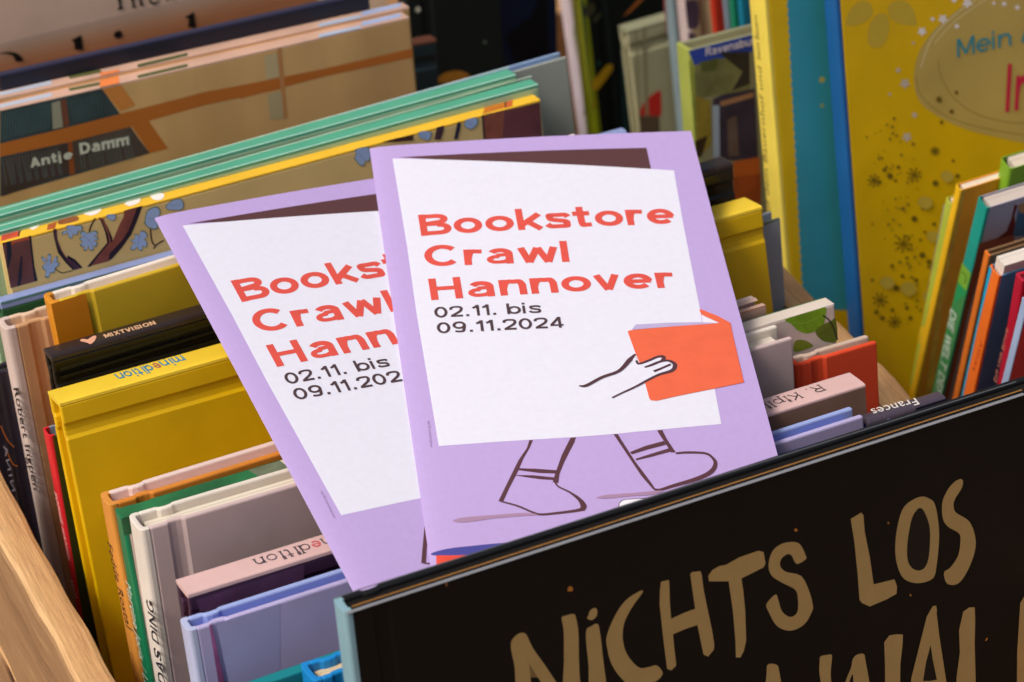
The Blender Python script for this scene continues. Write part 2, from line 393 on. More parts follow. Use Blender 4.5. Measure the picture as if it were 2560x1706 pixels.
# ---------------------------------------------------------------- data: every book as it stands
BOOKS = [
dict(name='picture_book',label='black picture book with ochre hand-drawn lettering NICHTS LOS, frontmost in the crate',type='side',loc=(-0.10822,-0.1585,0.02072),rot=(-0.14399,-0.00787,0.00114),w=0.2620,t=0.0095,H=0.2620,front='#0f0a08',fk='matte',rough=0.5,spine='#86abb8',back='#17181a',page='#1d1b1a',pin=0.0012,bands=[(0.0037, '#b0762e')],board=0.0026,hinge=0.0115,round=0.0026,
 art=[('edge_wear','top',[  # grey strokes paint the sky's reflection on board edges; tan is the page edge
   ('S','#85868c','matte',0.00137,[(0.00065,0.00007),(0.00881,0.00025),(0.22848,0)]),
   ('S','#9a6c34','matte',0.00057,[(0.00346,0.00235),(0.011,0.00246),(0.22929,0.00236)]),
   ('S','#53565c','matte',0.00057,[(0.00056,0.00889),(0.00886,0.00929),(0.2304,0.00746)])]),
  ('title_lettering','front',[
   ('Q','#b0915c','ink',[(0.05088,0.21552),(0.05076,0.22496),(0.05019,0.23124),(0.05063,0.2343),(0.05259,0.2358),(0.05442,0.23574),(0.05559,0.2343),(0.05718,0.22908),(0.06033,0.22222),(0.06348,0.21491),(0.06699,0.20698),(0.06261,0.20863),(0.05874,0.21627),(0.05565,0.22396),(0.05549,0.22381),(0.05549,0.21748),(0.05533,0.21097)]),
   ('Q','#b0915c','ink',[(0.06719,0.23633),(0.06815,0.23679),(0.07109,0.23645),(0.07178,0.23467),(0.07219,0.22966),(0.07172,0.22087),(0.07144,0.21358),(0.07136,0.20491),(0.06568,0.20706),(0.06676,0.22107),(0.06748,0.23138)]),
   ('Q','#b0915c','ink',[(0.07575,0.23404),(0.07662,0.23574),(0.07814,0.23608),(0.07888,0.23493),(0.07848,0.23305),(0.07711,0.23213),(0.07585,0.23279),(0.07543,0.23367)]),
   ('Q','#b0915c','ink',[(0.07485,0.2293),(0.07659,0.23009),(0.07858,0.23018),(0.07918,0.22711),(0.07951,0.2184),(0.07966,0.20177),(0.0743,0.2038),(0.07463,0.2161),(0.07449,0.22394)]),
   ('Q','#b0915c','ink',[(0.09357,0.23674),(0.094,0.23578),(0.09064,0.23232),(0.08772,0.22809),(0.08659,0.2236),(0.08687,0.21816),(0.08864,0.21338),(0.09143,0.20936),(0.09443,0.20854),(0.0971,0.20817),(0.09877,0.20546),(0.09867,0.20383),(0.09635,0.2024),(0.08981,0.20213),(0.08555,0.20706),(0.08223,0.2141),(0.08117,0.22066),(0.08124,0.22432),(0.08325,0.22889),(0.08618,0.23311),(0.08935,0.23562)]),
   ('P','#b0915c','ink',[(0.10043,0.23753),(0.10307,0.23729),(0.10311,0.23476),(0.10288,0.22914),(0.10299,0.22317),(0.10762,0.22376),(0.11127,0.22388),(0.11082,0.22957),(0.11028,0.23688),(0.11106,0.23729),(0.1137,0.23668),(0.11409,0.23533),(0.11446,0.22949),(0.11542,0.22218),(0.11653,0.21392),(0.11701,0.20833),(0.11674,0.20676),(0.11469,0.20492),(0.1132,0.20618),(0.11251,0.21123),(0.1117,0.21775),(0.10766,0.21777),(0.1033,0.21742),(0.10336,0.21334),(0.10371,0.20614),(0.10347,0.20539),(0.10188,0.20452),(0.10059,0.20562),(0.10003,0.21539),(0.09981,0.22124),(0.09948,0.22955),(0.09985,0.2343)]),
   ('P','#b0915c','ink',[(0.11627,0.23405),(0.11781,0.23566),(0.12017,0.23625),(0.12248,0.23586),(0.12721,0.23698),(0.13366,0.23706),(0.13538,0.23597),(0.1359,0.23177),(0.13514,0.23048),(0.12742,0.22917),(0.12781,0.22499),(0.12816,0.21736),(0.12799,0.20605),(0.12705,0.20258),(0.12576,0.2005),(0.12418,0.20109),(0.12431,0.2074),(0.12398,0.21886),(0.12305,0.22967),(0.11646,0.23201)]),
   ('Q','#b0915c','ink',[(0.14514,0.23628),(0.14803,0.23435),(0.14993,0.22934),(0.14959,0.22821),(0.14688,0.2276),(0.14575,0.22924),(0.14495,0.23139),(0.1435,0.23239),(0.14139,0.23139),(0.14088,0.22909),(0.14266,0.22628),(0.1479,0.22286),(0.15037,0.21696),(0.15166,0.2108),(0.15127,0.2084),(0.14842,0.20465),(0.14357,0.20405),(0.13891,0.20747),(0.13619,0.21383),(0.13561,0.21688),(0.1388,0.21919),(0.13962,0.21733),(0.1409,0.21214),(0.14377,0.20907),(0.14622,0.21022),(0.14653,0.21517),(0.14564,0.21864),(0.14133,0.22269),(0.13792,0.22639),(0.13691,0.23048),(0.13828,0.23496),(0.14131,0.23668)]),
   ('P','#b0915c','ink',[(0.16594,0.23746),(0.1697,0.23852),(0.17044,0.23715),(0.17071,0.23115),(0.17227,0.2212),(0.1734,0.21067),(0.18087,0.20993),(0.18173,0.20706),(0.18155,0.20425),(0.17765,0.20339),(0.1718,0.20293),(0.1691,0.20518),(0.16822,0.20677),(0.16786,0.2158),(0.16701,0.22868)]),
   ('Q','#b0915c','ink',[(0.19059,0.23713),(0.19423,0.23508),(0.19603,0.23216),(0.19715,0.22455),(0.19719,0.21821),(0.1962,0.20963),(0.19503,0.20556),(0.1916,0.20497),(0.18759,0.20627),(0.18394,0.20948),(0.18191,0.21529),(0.18143,0.22179),(0.18251,0.22958),(0.18507,0.23558)]),
   ('Q','#0f0a08','ink',[(0.19052,0.2331),(0.19202,0.23133),(0.19378,0.22571),(0.194,0.21995),(0.19328,0.21321),(0.19168,0.21026),(0.18921,0.2103),(0.18678,0.21263),(0.18562,0.21653),(0.18592,0.22275),(0.1874,0.22978),(0.18898,0.23237)]),
   ('Q','#b0915c','ink',[(0.20522,0.23873),(0.20613,0.23749),(0.20561,0.23517),(0.20311,0.23195),(0.20265,0.22928),(0.20367,0.22673),(0.20829,0.22199),(0.21043,0.21553),(0.2102,0.20985),(0.20751,0.20372),(0.20402,0.20011),(0.19997,0.20155),(0.1989,0.20611),(0.20128,0.2072),(0.20413,0.21069),(0.20499,0.2155),(0.20453,0.21884),(0.20053,0.22275),(0.19872,0.22653),(0.19861,0.23222),(0.20038,0.236),(0.20287,0.23828)]),
   ('Q','#b0915c','ink',[(0.13505,0.19437),(0.13802,0.19327),(0.13893,0.19048),(0.13934,0.18124),(0.13397,0.18326),(0.13448,0.19084)]),
   ('Q','#b0915c','ink',[(0.15368,0.19051),(0.15581,0.19037),(0.15763,0.18977),(0.15769,0.18805),(0.15708,0.18242),(0.15726,0.17448),(0.1544,0.17556),(0.15315,0.18388),(0.1533,0.18838)]),
   ('Q','#b0915c','ink',[(0.16517,0.18529),(0.16674,0.18647),(0.16919,0.18576),(0.16973,0.18295),(0.17078,0.17534),(0.17124,0.16921),(0.1657,0.1713),(0.165,0.17947),(0.16336,0.17614),(0.16202,0.17269),(0.16079,0.17315),(0.16282,0.17897),(0.16446,0.18228)]),
   ('P','#b0915c','ink',[(0.17667,0.18758),(0.17857,0.18949),(0.18105,0.18904),(0.18351,0.18801),(0.18332,0.18448),(0.18235,0.17696),(0.18193,0.16519),(0.17651,0.16723),(0.17676,0.17837)]),
   ('P','#b0915c','ink',[(0.19456,0.19487),(0.19581,0.19468),(0.1961,0.19289),(0.19595,0.19164),(0.19689,0.18214),(0.19919,0.16404),(0.19976,0.15846),(0.18556,0.16382),(0.1863,0.1702),(0.18932,0.18097),(0.19232,0.19165)]),
   ('P','#0f0a08','ink',[(0.19359,0.18039),(0.19426,0.17453),(0.19572,0.16601),(0.19319,0.16642),(0.19055,0.16741),(0.19173,0.17414)]),
   ('P','#b0915c','ink',[(0.2058,0.18874),(0.20802,0.18958),(0.21005,0.18885),(0.2102,0.18387),(0.20994,0.17472),(0.21031,0.15449),(0.20295,0.15726),(0.20302,0.16395),(0.20439,0.17344),(0.20416,0.18212)]),
   ('P','#b0915c','ink',[(0.22713,0.18435),(0.22861,0.18646),(0.23293,0.18425),(0.23439,0.14541),(0.22586,0.14863),(0.22599,0.16549)])]),
  ('paint_speck','front',[
   ('Q','#b5712c','ink',[(0.06996,0.24595),(0.07056,0.2465),(0.07143,0.24583),(0.07142,0.24464),(0.0699,0.24506)]),
   ('Q','#b5712c','ink',[(0.14618,0.24024),(0.14679,0.24064),(0.14746,0.23967),(0.14674,0.23943)]),
   ('Q','#9a652c','ink',[(0.17878,0.23149),(0.17915,0.23187),(0.17956,0.23129),(0.17919,0.23091)]),
   ('Q','#9a652c','ink',[(0.18615,0.20203),(0.18659,0.20238),(0.18701,0.20172),(0.18663,0.20134)]),
   ('Q','#b5712c','ink',[(0.21391,0.17459),(0.21461,0.17546),(0.21493,0.17488),(0.21429,0.17426)]),
   ('Q','#8f5c2a','ink',[(0.03161,0.26132),(0.03198,0.26178),(0.03244,0.2609),(0.03198,0.26012)])])]),
dict(name='blue_book',label='bright blue hardback with cream pages, its corner just left of the black book',type='side',loc=(-0.11413,-0.15214,0.006),rot=(-0.20944,0,0),w=0.1400,t=0.0123,H=0.2392,front='#1486cf',page='#e0cba6',round=0.003),
dict(name='teal_book',label='dark teal book lying low between the lilac book and the bright blue one',type='up',loc=(-0.14658,-0.13947,0.006),rot=(-0.20951,-0.02561,0.00544),w=0.1900,t=0.0045,H=0.2327,front='#0f6f74',spine='#12828a',fk='cover'),
dict(name='lilac_book',label='lilac and blue hardback just behind the black book, crossing under both booklets',type='side',loc=(-0.1403,-0.12353,0.006),rot=(-0.20944,-0.00613,0.0013),w=0.2335,t=0.0089,H=0.2459,front='#b9b0dc',spine='#b7bfe2',back='#9fb0e6',page='#3f56c4',round=0.0028,hinge=0.01,
 art=[('cover_print','front',[
   ('P','#aaa8d6','matte',[(0.00892,0.24557),(0.02963,0.24542),(0.02548,0.21691),(0.00993,0.22251)]),
   ('P','#a35a94','art',[(0.00673,0.24588),(0.0075,0.24588),(0.0087,0.22296),(0.0066,0.22371)]),
   ('P','#5f79c9','art',[(0.19494,0.24213),(0.23307,0.24146),(0.23337,0.23429),(0.19438,0.235)])])]),
dict(name='dark_blue_book',label='glossy dark blue book with a handwritten white name, sticking out right of the crate',type='up',loc=(0.09682,-0.11643,0.006),rot=(-0.20944,0.00209,-0.00044),w=0.0299,t=0.0070,H=0.2392,front='#27286b',spine='#4b4250',rough=0.25,round=0.003,sq=0.6,
 art=[('spine_lettering','top',[
   ('T','#e9e4dd','ink','B','Frances',0,(0.02092,0.00573),(-0.01621,0.00145),(-0.00102,-0.00489))]),
  ('cover_print','front',[
   ('Q','#8d93c8','ink',[(0.00667,0.23768),(0.00742,0.23816),(0.00836,0.2374),(0.00761,0.23701)]),
   ('P','#1b1b3a','ink',[(0.01792,0.23883),(0.02974,0.23883),(0.02991,0.23069),(0.01757,0.2315)])])]),
dict(name='pink_book',label='pale pink spine-up book with dark serif lettering, under the booklets',type='up',loc=(-0.13611,-0.10932,0.006),rot=(-0.20944,-0.00096,0.0002),w=0.2371,t=0.0112,H=0.2474,front='#3f2540',fk='cover',spine='#dcb8b4',round=0.0016,page='#b3713f',
 art=[('spine_lettering','top',[
   ('T','#3f3a44','ink','R','mi',0.13,(0.06066,0.00777),(-0.01053,0.00032),(-0.00017,-0.00575)),
   ('T','#3f3a44','ink','R','n',0.13,(0.04941,0.00798),(-0.00308,0.00002),(-0.00004,-0.00573)),
   ('T','#c65a62','ink','R','e',0.16,(0.04592,0.00798),(-0.00292,0.00007),(-0.00013,-0.00573)),
   ('T','#3f3a44','ink','R','dition',0.13,(0.04233,0.00806),(-0.01841,0.0002),(-0.00006,-0.00572)),
   ('T','#4a3f3f','ink','R','R. Kipling',0.11,(0.22443,0.00845),(-0.03031,-0.00135),(0.00021,-0.00476))]),
  ('cover_print','front',[
   ('P','#5d3a5e','art',[(0.00228,0.24452),(0.03778,0.24508),(0.03707,0.23991),(0.01554,0.23719),(0.00291,0.24007)]),
   ('P','#8a6a5a','matte',[(0.19756,0.24623),(0.23692,0.24629),(0.23713,0.22621),(0.1965,0.23183)]),
   ('P','#33213f','art',[(0.01844,0.23906),(0.04235,0.23957),(0.04162,0.23409),(0.01978,0.23003),(0.00895,0.22802)])])]),
dict(name='white_book',label='white hardback with slanted black lettering on its spine',type='side',loc=(-0.14201,-0.07543,0.006),rot=(-0.18326,0.00383,-0.00071),w=0.2301,t=0.0123,H=0.2512,front='#cfb8b6',spine='#dfd6cc',back='#e4dccf',page='#e6dccb',round=0.0034,hinge=0.012,board=0.0021,fk='matte',bands=[(0.0031, '#d0913a')],
 art=[('spine_lettering','spine',[
   ('T','#1d2130','ink','G','DAS DING',0.17,(-0.00213,0.19515),(-0.00017,0.03144),(0.0076,-0.00178))])]),
dict(name='leaf_print_book',label='white hardback with green painted leaves on its cover and a dark green spine',type='side',loc=(-0.14209,-0.06835,0.006),rot=(-0.20944,-0.00242,0.00051),w=0.2556,t=0.0075,H=0.2484,front='#d9c8be',spine='#0f7a52',page='#2d6a40',back='#2d6a40',round=0.0016,rough=0.3,
 art=[('spine_lettering','spine',[
   ('T','#c2ddcf','ink','B','Martine Joris / Luc',0,(0.00862,0.22208),(-0.00108,-0.04093),(-0.0056,0.00015))]),
  ('cover_print','front',[
   ('P','#1c6238','art',[(0,0.24829),(0.03425,0.24826),(0.04511,0.24839),(0.04501,0.24206),(0.02512,0.24126),(0,0.24245)]),
   ('P','#5f6f52','art',[(0.04511,0.24839),(0.05602,0.24839),(0.05584,0.24221),(0.04501,0.24206)]),
   ('Q','#7fae1e','art',[(0.23648,0.24843),(0.24508,0.24843),(0.25175,0.24843),(0.25191,0.24574),(0.25083,0.24221),(0.248,0.24063),(0.24405,0.24083),(0.24074,0.24301),(0.2385,0.24606)]),
   ('Q','#66791c','art',[(0.2475,0.24054),(0.25009,0.24218),(0.25359,0.2426),(0.25564,0.2429),(0.25564,0.23486),(0.25211,0.23517),(0.24925,0.23712)]),
   ('C','#9cc43e','ink',[0.00025,0.00025,0.00012],[(0.23903,0.24663),(0.24237,0.24517),(0.24631,0.24497),(0.24983,0.24586)]),
   ('C','#5f8a18','ink',[0.00019,0.00019,0.00012],[(0.24284,0.24479),(0.24395,0.24302),(0.24457,0.24116)]),
   ('C','#5f8a18','ink',[0.00019,0.00012],[(0.2463,0.24488),(0.24788,0.24259),(0.24852,0.24096)]),
   ('C','#4c5c14','ink',[0.00025,0.00019],[(0.25576,0.24148),(0.25241,0.23981),(0.24888,0.23893)]),
   ('C','#2f3320','ink',[0.00050,0.00050,0.00062,0.00062],[(0.25072,0.2457),(0.2529,0.24343),(0.25443,0.24019),(0.25584,0.23493)]),
   ('Q','#7d8a22','art',[(0.23938,0.23908),(0.24243,0.2389),(0.24527,0.23686),(0.2459,0.23522),(0.23922,0.23527)])]),
  ('top_print','top',[
   ('P','#1f7040','art',[(0.00083,0),(0,0.00648),(0.04485,0.00654),(0.04635,0)]),
   ('P','#63705a','art',[(0.04635,0),(0.04485,0.00654),(0.05582,0.00656),(0.05654,0)]),
   ('P','#ddd0c2','cover',[(0.05654,0),(0.05582,0.00656),(0.25564,0.00634),(0.25564,0.00019)])])]),
dict(name='orange_book',label='orange book with pale pink pages and a handwritten name along its spine',type='side',loc=(-0.14138,-0.05659,0.006),rot=(-0.20072,-0.00943,0.00192),w=0.2353,t=0.0100,H=0.2465,front='#d9862e',spine='#dc9440',back='#e8cfc6',page='#e2bcb2',round=0.003,hinge=0.012,board=0.0024,
 art=[('spine_lettering','spine',[
   ('T','#3b2418','ink','B','Fedde Rostal',0.004,(0.01039,0.22855),(-0.00491,-0.02892),(-0.00553,0.00094)),
   ('C','#a34a3a','ink',0.00031,[(0.00683,0.18867),(0.00499,0.18873),(0.00515,0.1859),(0.00591,0.18181)])]),
  ('cover_print','front',[
   ('P','#c9a08c','matte',[(0.19495,0.24568),(0.23527,0.24631),(0.23529,0.23639),(0.194,0.23542)])]),
  ('top_print','top',[
   ('P','#cfa896','cover',[(0.19497,0),(0.23529,0),(0.23529,0.00204),(0.19571,0.00192)]),
   ('P','#d8b8a8','cover',[(0.19374,0.00338),(0.23499,0.00478),(0.23529,0.00752),(0.19409,0.00643)])])]),
dict(name='red_covered_book',label='short red book with a tan back, standing right of the white book',type='side',loc=(0.08798,-0.07963,0.006),rot=(-0.20945,0.01052,-0.00224),w=0.0317,t=0.0075,H=0.2392,front='#e04c2c',fk='cloth',spine='#e04c2c',back='#cdb6a4',page='#cdb29c'),
dict(name='yellow_book',label='thick plain yellow book lying spine up, its spine lettered in blue',type='up',loc=(-0.14364,-0.03705,0.006),rot=(-0.30107,0.00284,-0.00088),w=0.2589,t=0.0138,H=0.2607,front='#e4b805',spine='#f4d038',rough=0.36,round=0.0014,sq=0.28,hinge=0.0105,board=0.0024,page='#cf9e10',
 art=[('spine_lettering','top',[
   ('T','#3f87a8','ink','G','min',0.17,(0.04594,0.01212),(-0.00819,-0.00013),(0.00013,-0.00781)),
   ('T','#a8625a','ink','G','e',0.17,(0.03728,0.01145),(-0.00227,-0.00013),(0.00043,-0.00742)),
   ('T','#3f87a8','ink','G','dition',0.17,(0.03472,0.01144),(-0.01249,0.00003),(-0.00002,-0.00783))])]),
dict(name='small_dark_book',label='short dark blue book, only its corner showing between the red spine and the yellow book',type='side',loc=(-0.14163,-0.00837,0.006),rot=(-0.24435,0,0),w=0.0800,t=0.0045,H=0.1788,front='#2c3446',rough=0.3),
dict(name='red_spine_book',label='thin book with a red spine and grey-blue cover behind the yellow book',type='side',loc=(-0.14238,0.01053,0.006),rot=(-0.17018,-0.01279,0.0022),w=0.2752,t=0.0069,H=0.2324,front='#5f6b5a',spine='#d3222c',back='#8c96a3',page='#9aa4b4',round=0.0022,hinge=0.007,board=0.0009,
 art=[('spine_lettering','spine',[
   ('T','#f0c9c0','ink','B','SOPHIE HANSEL',0.015,(0.00555,0.20866),(-0.0017,-0.02625),(-0.00318,0.00021)),
   ('T','#f0c9c0','ink','B','MOI',0.015,(0.00647,0.17299),(-0.00278,-0.00575),(-0.00327,0.00158))]),
  ('cover_print','front',[
   ('P','#4a4a16','matte',[(0.00157,0.23186),(0.0166,0.23181),(0.00915,0.13234),(0,0.1395)]),
   ('P','#9aa3a8','matte',[(0.23447,0.22767),(0.2752,0.23191),(0.27523,0.18234),(0.23205,0.19617)])])]),
dict(name='black_book',label='glossy black book lying spine up with a small heart and pale capitals',type='up',loc=(-0.13579,0.0103,0.006),rot=(-0.20944,-0.00684,0.00145),w=0.2548,t=0.0092,H=0.2556,front='#1f1a0d',spine='#2f2420',rough=0.24,round=0.002,sq=0.45,page='#3a2d22',
 art=[('spine_lettering','top',[
   ('T','#d8ac86','ink','G','MIXTVISION',0.24,(0.01974,0.0026),(0.01782,-0.00043),(0.00007,0.00304)),
   ('Q','#dfa587','ink',[(0.01405,0.00123),(0.01325,0.00326),(0.01191,0.0056),(0.01245,0.00663),(0.01344,0.00644),(0.01431,0.00524),(0.01536,0.00589),(0.01687,0.00665),(0.01759,0.00589),(0.01696,0.00436),(0.01573,0.00251)])]),
  ('cover_print','front',[
   ('S','#2e2a10','ink',0.00118,[(0.00211,0.25022),(0.06023,0.25131)]),
   ('S','#2a260f','ink',0.00105,[(0.00188,0.24732),(0.05975,0.24815)]),
   ('S','#2e2810','ink',0.00079,[(0.00179,0.24438),(0.05924,0.24485)])])]),
dict(name='ochre_book',label='yellow hardback with a broad brown-ochre spine, behind the black book',type='side',loc=(-0.12164,0.03099,0.006),rot=(-0.20955,-0.03171,0.00674),w=0.2000,t=0.0095,H=0.2608,front='#d5b12a',spine='#d88d1e',back='#efe3d6',page='#e3d6cc',round=0.0034,hinge=0.0125,board=0.0022,
 art=[('cover_print','front',[
   ('P','#cf7f12','cover',[(0.00037,0.26057),(0.01256,0.26068),(0.01254,0.24317),(0.00998,0.22718),(0,0.23179)])])]),
dict(name='beige_book',label='beige hardback with black italic lettering on its spine, against the left side of the crate',type='side',loc=(-0.1401,0.05166,0.006),rot=(-0.1702,-0.0172,0.00296),w=0.1600,t=0.0100,H=0.2468,front='#c79a70',spine='#d3bfb6',back='#dcbfa4',page='#d9b48c',fk='matte',round=0.004,hinge=0.011,
 art=[('spine_lettering','spine',[
   ('T','#2c2222','ink','B','Robert Ingpen',0.008,(0.00419,0.22245),(-0.00032,-0.04026),(-0.00805,0.00388))])]),
dict(name='purple_book',label='dark book with orange arcs and white letters, leftmost behind the beige spine',type='side',loc=(-0.15483,0.05441,0.006),rot=(-0.20944,0,0),w=0.0900,t=0.0080,H=0.2254,front='#2b2530',spine='#33303f',rough=0.28,
 art=[('cover_print','front',[
   ('C','#b5662c','ink',0.00041,[(0.00569,0.20585),(0.00641,0.20205),(0.00749,0.19872),(0.00887,0.19649)]),
   ('C','#b5662c','ink',0.00041,[(0.00611,0.19555),(0.00688,0.192),(0.00763,0.18995),(0.00891,0.18895)]),
   ('T','#b9b3c0','ink','B','NINA',0,(0.00527,0.1801),(-0.00007,0.01814),(0.0012,0))])]),
dict(name='long_blue_book',label='wide book with a smooth blue top and dark green cover crossing behind the ochre one',type='up',loc=(-0.13892,0.06365,0.006),rot=(-0.20944,-0.00267,0.00057),w=0.2410,t=0.0059,H=0.2449,front='#2f5f38',spine='#8f9fd0',rough=0.3,round=0.003,sq=0.6,
 art=[('cover_print','front',[
   ('P','#5f8a86','cover',[(0.00025,0.24463),(0.08815,0.24485),(0.08802,0.24431),(0.00007,0.24362)]),
   ('P','#8aab2c','art',[(0.03579,0.24277),(0.06389,0.24323),(0.06426,0.24081),(0.03555,0.24131)])])]),
dict(name='tree_picture_book',label='picture book with brown trees and blue leaves painted on a yellow cover',type='up',loc=(-0.13293,0.07033,0.006),rot=(-0.20944,-0.00307,0.00065),w=0.2045,t=0.0065,H=0.2617,front='#dcc283',spine='#efbf36',fk='matte',round=0.0008,sq=0.25,nohinge=1,page='#efe6da',
 art=[('cover_print','front',[
   ('P','#6b4143','art',[(0,0.26172),(0.00991,0.26161),(0.00954,0.24971),(0.00978,0.24457),(0,0.24458)]),
   ('P','#b9583a','art',[(0.0015,0.26161),(0.00977,0.26156),(0.00975,0.26033),(0.00468,0.26057),(0.0023,0.25976)]),
   ('P','#1d2a3c','ink',[(0.00153,0.26172),(0.0032,0.26172),(0.00255,0.25644),(0.00069,0.25223),(0,0.2512),(0.0007,0.25549)]),
   ('P','#1d2436','ink',[(0.00965,0.26168),(0.01034,0.26164),(0.00964,0.25028),(0.00981,0.24471),(0.00868,0.24473),(0.00903,0.25164)]),
   ('P','#25263a','ink',[(0.0054,0.25475),(0.0063,0.25538),(0.00441,0.247),(0.00343,0.2446),(0.00244,0.24459),(0.00397,0.25011)]),
   ('P','#2a2038','ink',[(0,0.25701),(0,0.25288),(0,0.24881),(0,0.24488),(0,0.24487)]),
   ('P','#54304a','art',[(0.01842,0.26172),(0.0196,0.26172),(0.01925,0.25766),(0.02007,0.25327),(0.02126,0.25025),(0.02396,0.2477),(0.02608,0.245),(0.02348,0.24484),(0.02119,0.24818),(0.0196,0.25221),(0.01834,0.25643)]),
   ('P','#1b1b2c','ink',[(0.01828,0.26172),(0.01871,0.26172),(0.01836,0.25821),(0.01895,0.25507),(0.02129,0.24875),(0.02351,0.24498),(0.02266,0.24507),(0.02065,0.24834),(0.01857,0.2528),(0.01813,0.25857)]),
   ('P','#1b1b2c','ink',[(0.02168,0.25103),(0.02413,0.24869),(0.02624,0.2451),(0.02562,0.24483),(0.02369,0.24777),(0.02151,0.25003)]),
   ('P','#8a4a42','art',[(0.02777,0.24482),(0.03636,0.25167),(0.03624,0.25618),(0.03548,0.26025),(0.03482,0.26172),(0.03644,0.26088),(0.03783,0.25543),(0.0384,0.25184),(0.04187,0.25729),(0.04366,0.25947),(0.04419,0.26172),(0.04983,0.26172),(0.04807,0.25736),(0.0454,0.25242),(0.0413,0.24848),(0.03734,0.2454),(0.0355,0.24472)]),
   ('P','#1d1a2c','ink',[(0.02777,0.24482),(0.03636,0.25167),(0.03628,0.25557),(0.03543,0.25997),(0.03473,0.26172),(0.0358,0.26046),(0.03719,0.25412),(0.03702,0.25133),(0.03222,0.24745),(0.02916,0.24457)]),
   ('P','#241c30','ink',[(0.05098,0.26172),(0.04848,0.25724),(0.0454,0.25242),(0.0413,0.24848),(0.03734,0.2454),(0.03565,0.24474),(0.03652,0.24743),(0.04172,0.25106),(0.04448,0.25388),(0.04646,0.25721),(0.04898,0.26172)]),
   ('P','#1d1a2c','ink',[(0.03707,0.25862),(0.03743,0.25733),(0.03839,0.25319),(0.03835,0.25156),(0.03773,0.25128),(0.0376,0.25401)]),
   ('C','#3a2c24','ink',0.00055,[(0.0336,0.26181),(0.03119,0.25848),(0.03016,0.2549)]),
   ('C','#3a2c24','ink',0.00055,[(0.05277,0.25605),(0.05223,0.24991),(0.05237,0.24717),(0.0533,0.2457)]),
   ('C','#3a2c24','ink',0.00055,[(0.05655,0.2469),(0.05488,0.24646),(0.0533,0.2457),(0.05229,0.24478)]),
   ('C','#5a5a34','ink',0.00041,[(0.01629,0.24779),(0.01745,0.24626),(0.01896,0.24508),(0.02264,0.24493)]),
   ('Q','#6d8574','ink',[(0.01259,0.25302),(0.01361,0.2524),(0.01379,0.25067),(0.0143,0.25086),(0.01484,0.25306),(0.01584,0.25328),(0.01595,0.25207),(0.01526,0.24991),(0.01582,0.24942),(0.01748,0.25164),(0.01824,0.25142),(0.01771,0.24922),(0.01853,0.24932),(0.01815,0.24808),(0.01676,0.24746),(0.01618,0.24594),(0.0146,0.24605),(0.01371,0.24462),(0.01254,0.24529),(0.01318,0.24713),(0.01218,0.24877),(0.01271,0.24996),(0.01362,0.2497),(0.01268,0.25165)]),
   ('Q','#9fbbe8','ink',[(0.01287,0.25263),(0.01377,0.25208),(0.01393,0.25055),(0.01438,0.25071),(0.01486,0.25266),(0.01574,0.25286),(0.01584,0.25179),(0.01523,0.24988),(0.01572,0.24944),(0.01719,0.25141),(0.01787,0.25121),(0.0174,0.24926),(0.01812,0.24935),(0.01779,0.24825),(0.01656,0.24771),(0.01605,0.24636),(0.01465,0.24646),(0.01386,0.24519),(0.01283,0.24579),(0.01339,0.24742),(0.01251,0.24886),(0.01297,0.24992),(0.01378,0.24969),(0.01295,0.25142)]),
   ('S','#7c98c4','ink',0.00018,[(0.01351,0.25173),(0.01719,0.24944)]),
   ('Q','#6d8574','ink',[(0.02768,0.25834),(0.02894,0.25816),(0.03004,0.25701),(0.03076,0.25748),(0.03132,0.25699),(0.03205,0.25746),(0.03328,0.25711),(0.03374,0.25598),(0.03234,0.25536),(0.03353,0.25469),(0.03321,0.25377),(0.03205,0.25359),(0.033,0.25248),(0.03196,0.25108),(0.03114,0.25199),(0.03118,0.25029),(0.02992,0.25048),(0.02939,0.25215),(0.02868,0.25083),(0.0276,0.25113),(0.028,0.25254),(0.02718,0.25243),(0.02662,0.25393),(0.02765,0.25432),(0.02689,0.25554),(0.02736,0.25642),(0.02856,0.25591),(0.02737,0.25742)]),
   ('Q','#9fbbe8','ink',[(0.02796,0.25789),(0.02907,0.25773),(0.03004,0.25672),(0.03068,0.25713),(0.03118,0.2567),(0.03182,0.25711),(0.03291,0.25681),(0.03331,0.2558),(0.03208,0.25525),(0.03313,0.25466),(0.03285,0.25385),(0.03182,0.25369),(0.03266,0.25271),(0.03174,0.25147),(0.03101,0.25227),(0.03105,0.25077),(0.02993,0.25094),(0.02946,0.25241),(0.02884,0.25124),(0.02789,0.25151),(0.02824,0.25276),(0.02751,0.25266),(0.02702,0.25399),(0.02793,0.25433),(0.02725,0.25542),(0.02767,0.25619),(0.02874,0.25574),(0.02768,0.25708)]),
   ('S','#7c98c4','ink',0.00018,[(0.02858,0.25687),(0.03072,0.25293)]),
   ('Q','#6d8574','ink',[(0.04865,0.25255),(0.04995,0.25253),(0.05105,0.25121),(0.05085,0.24991),(0.04975,0.2492),(0.05053,0.24796),(0.04991,0.24609),(0.04871,0.24677),(0.04813,0.24523),(0.04693,0.24591),(0.04678,0.24698),(0.04537,0.24635),(0.04412,0.24671),(0.04469,0.24824),(0.0461,0.24886),(0.0449,0.24954),(0.04506,0.25051),(0.04636,0.25049),(0.04626,0.25187),(0.04756,0.25184),(0.04818,0.25065)]),
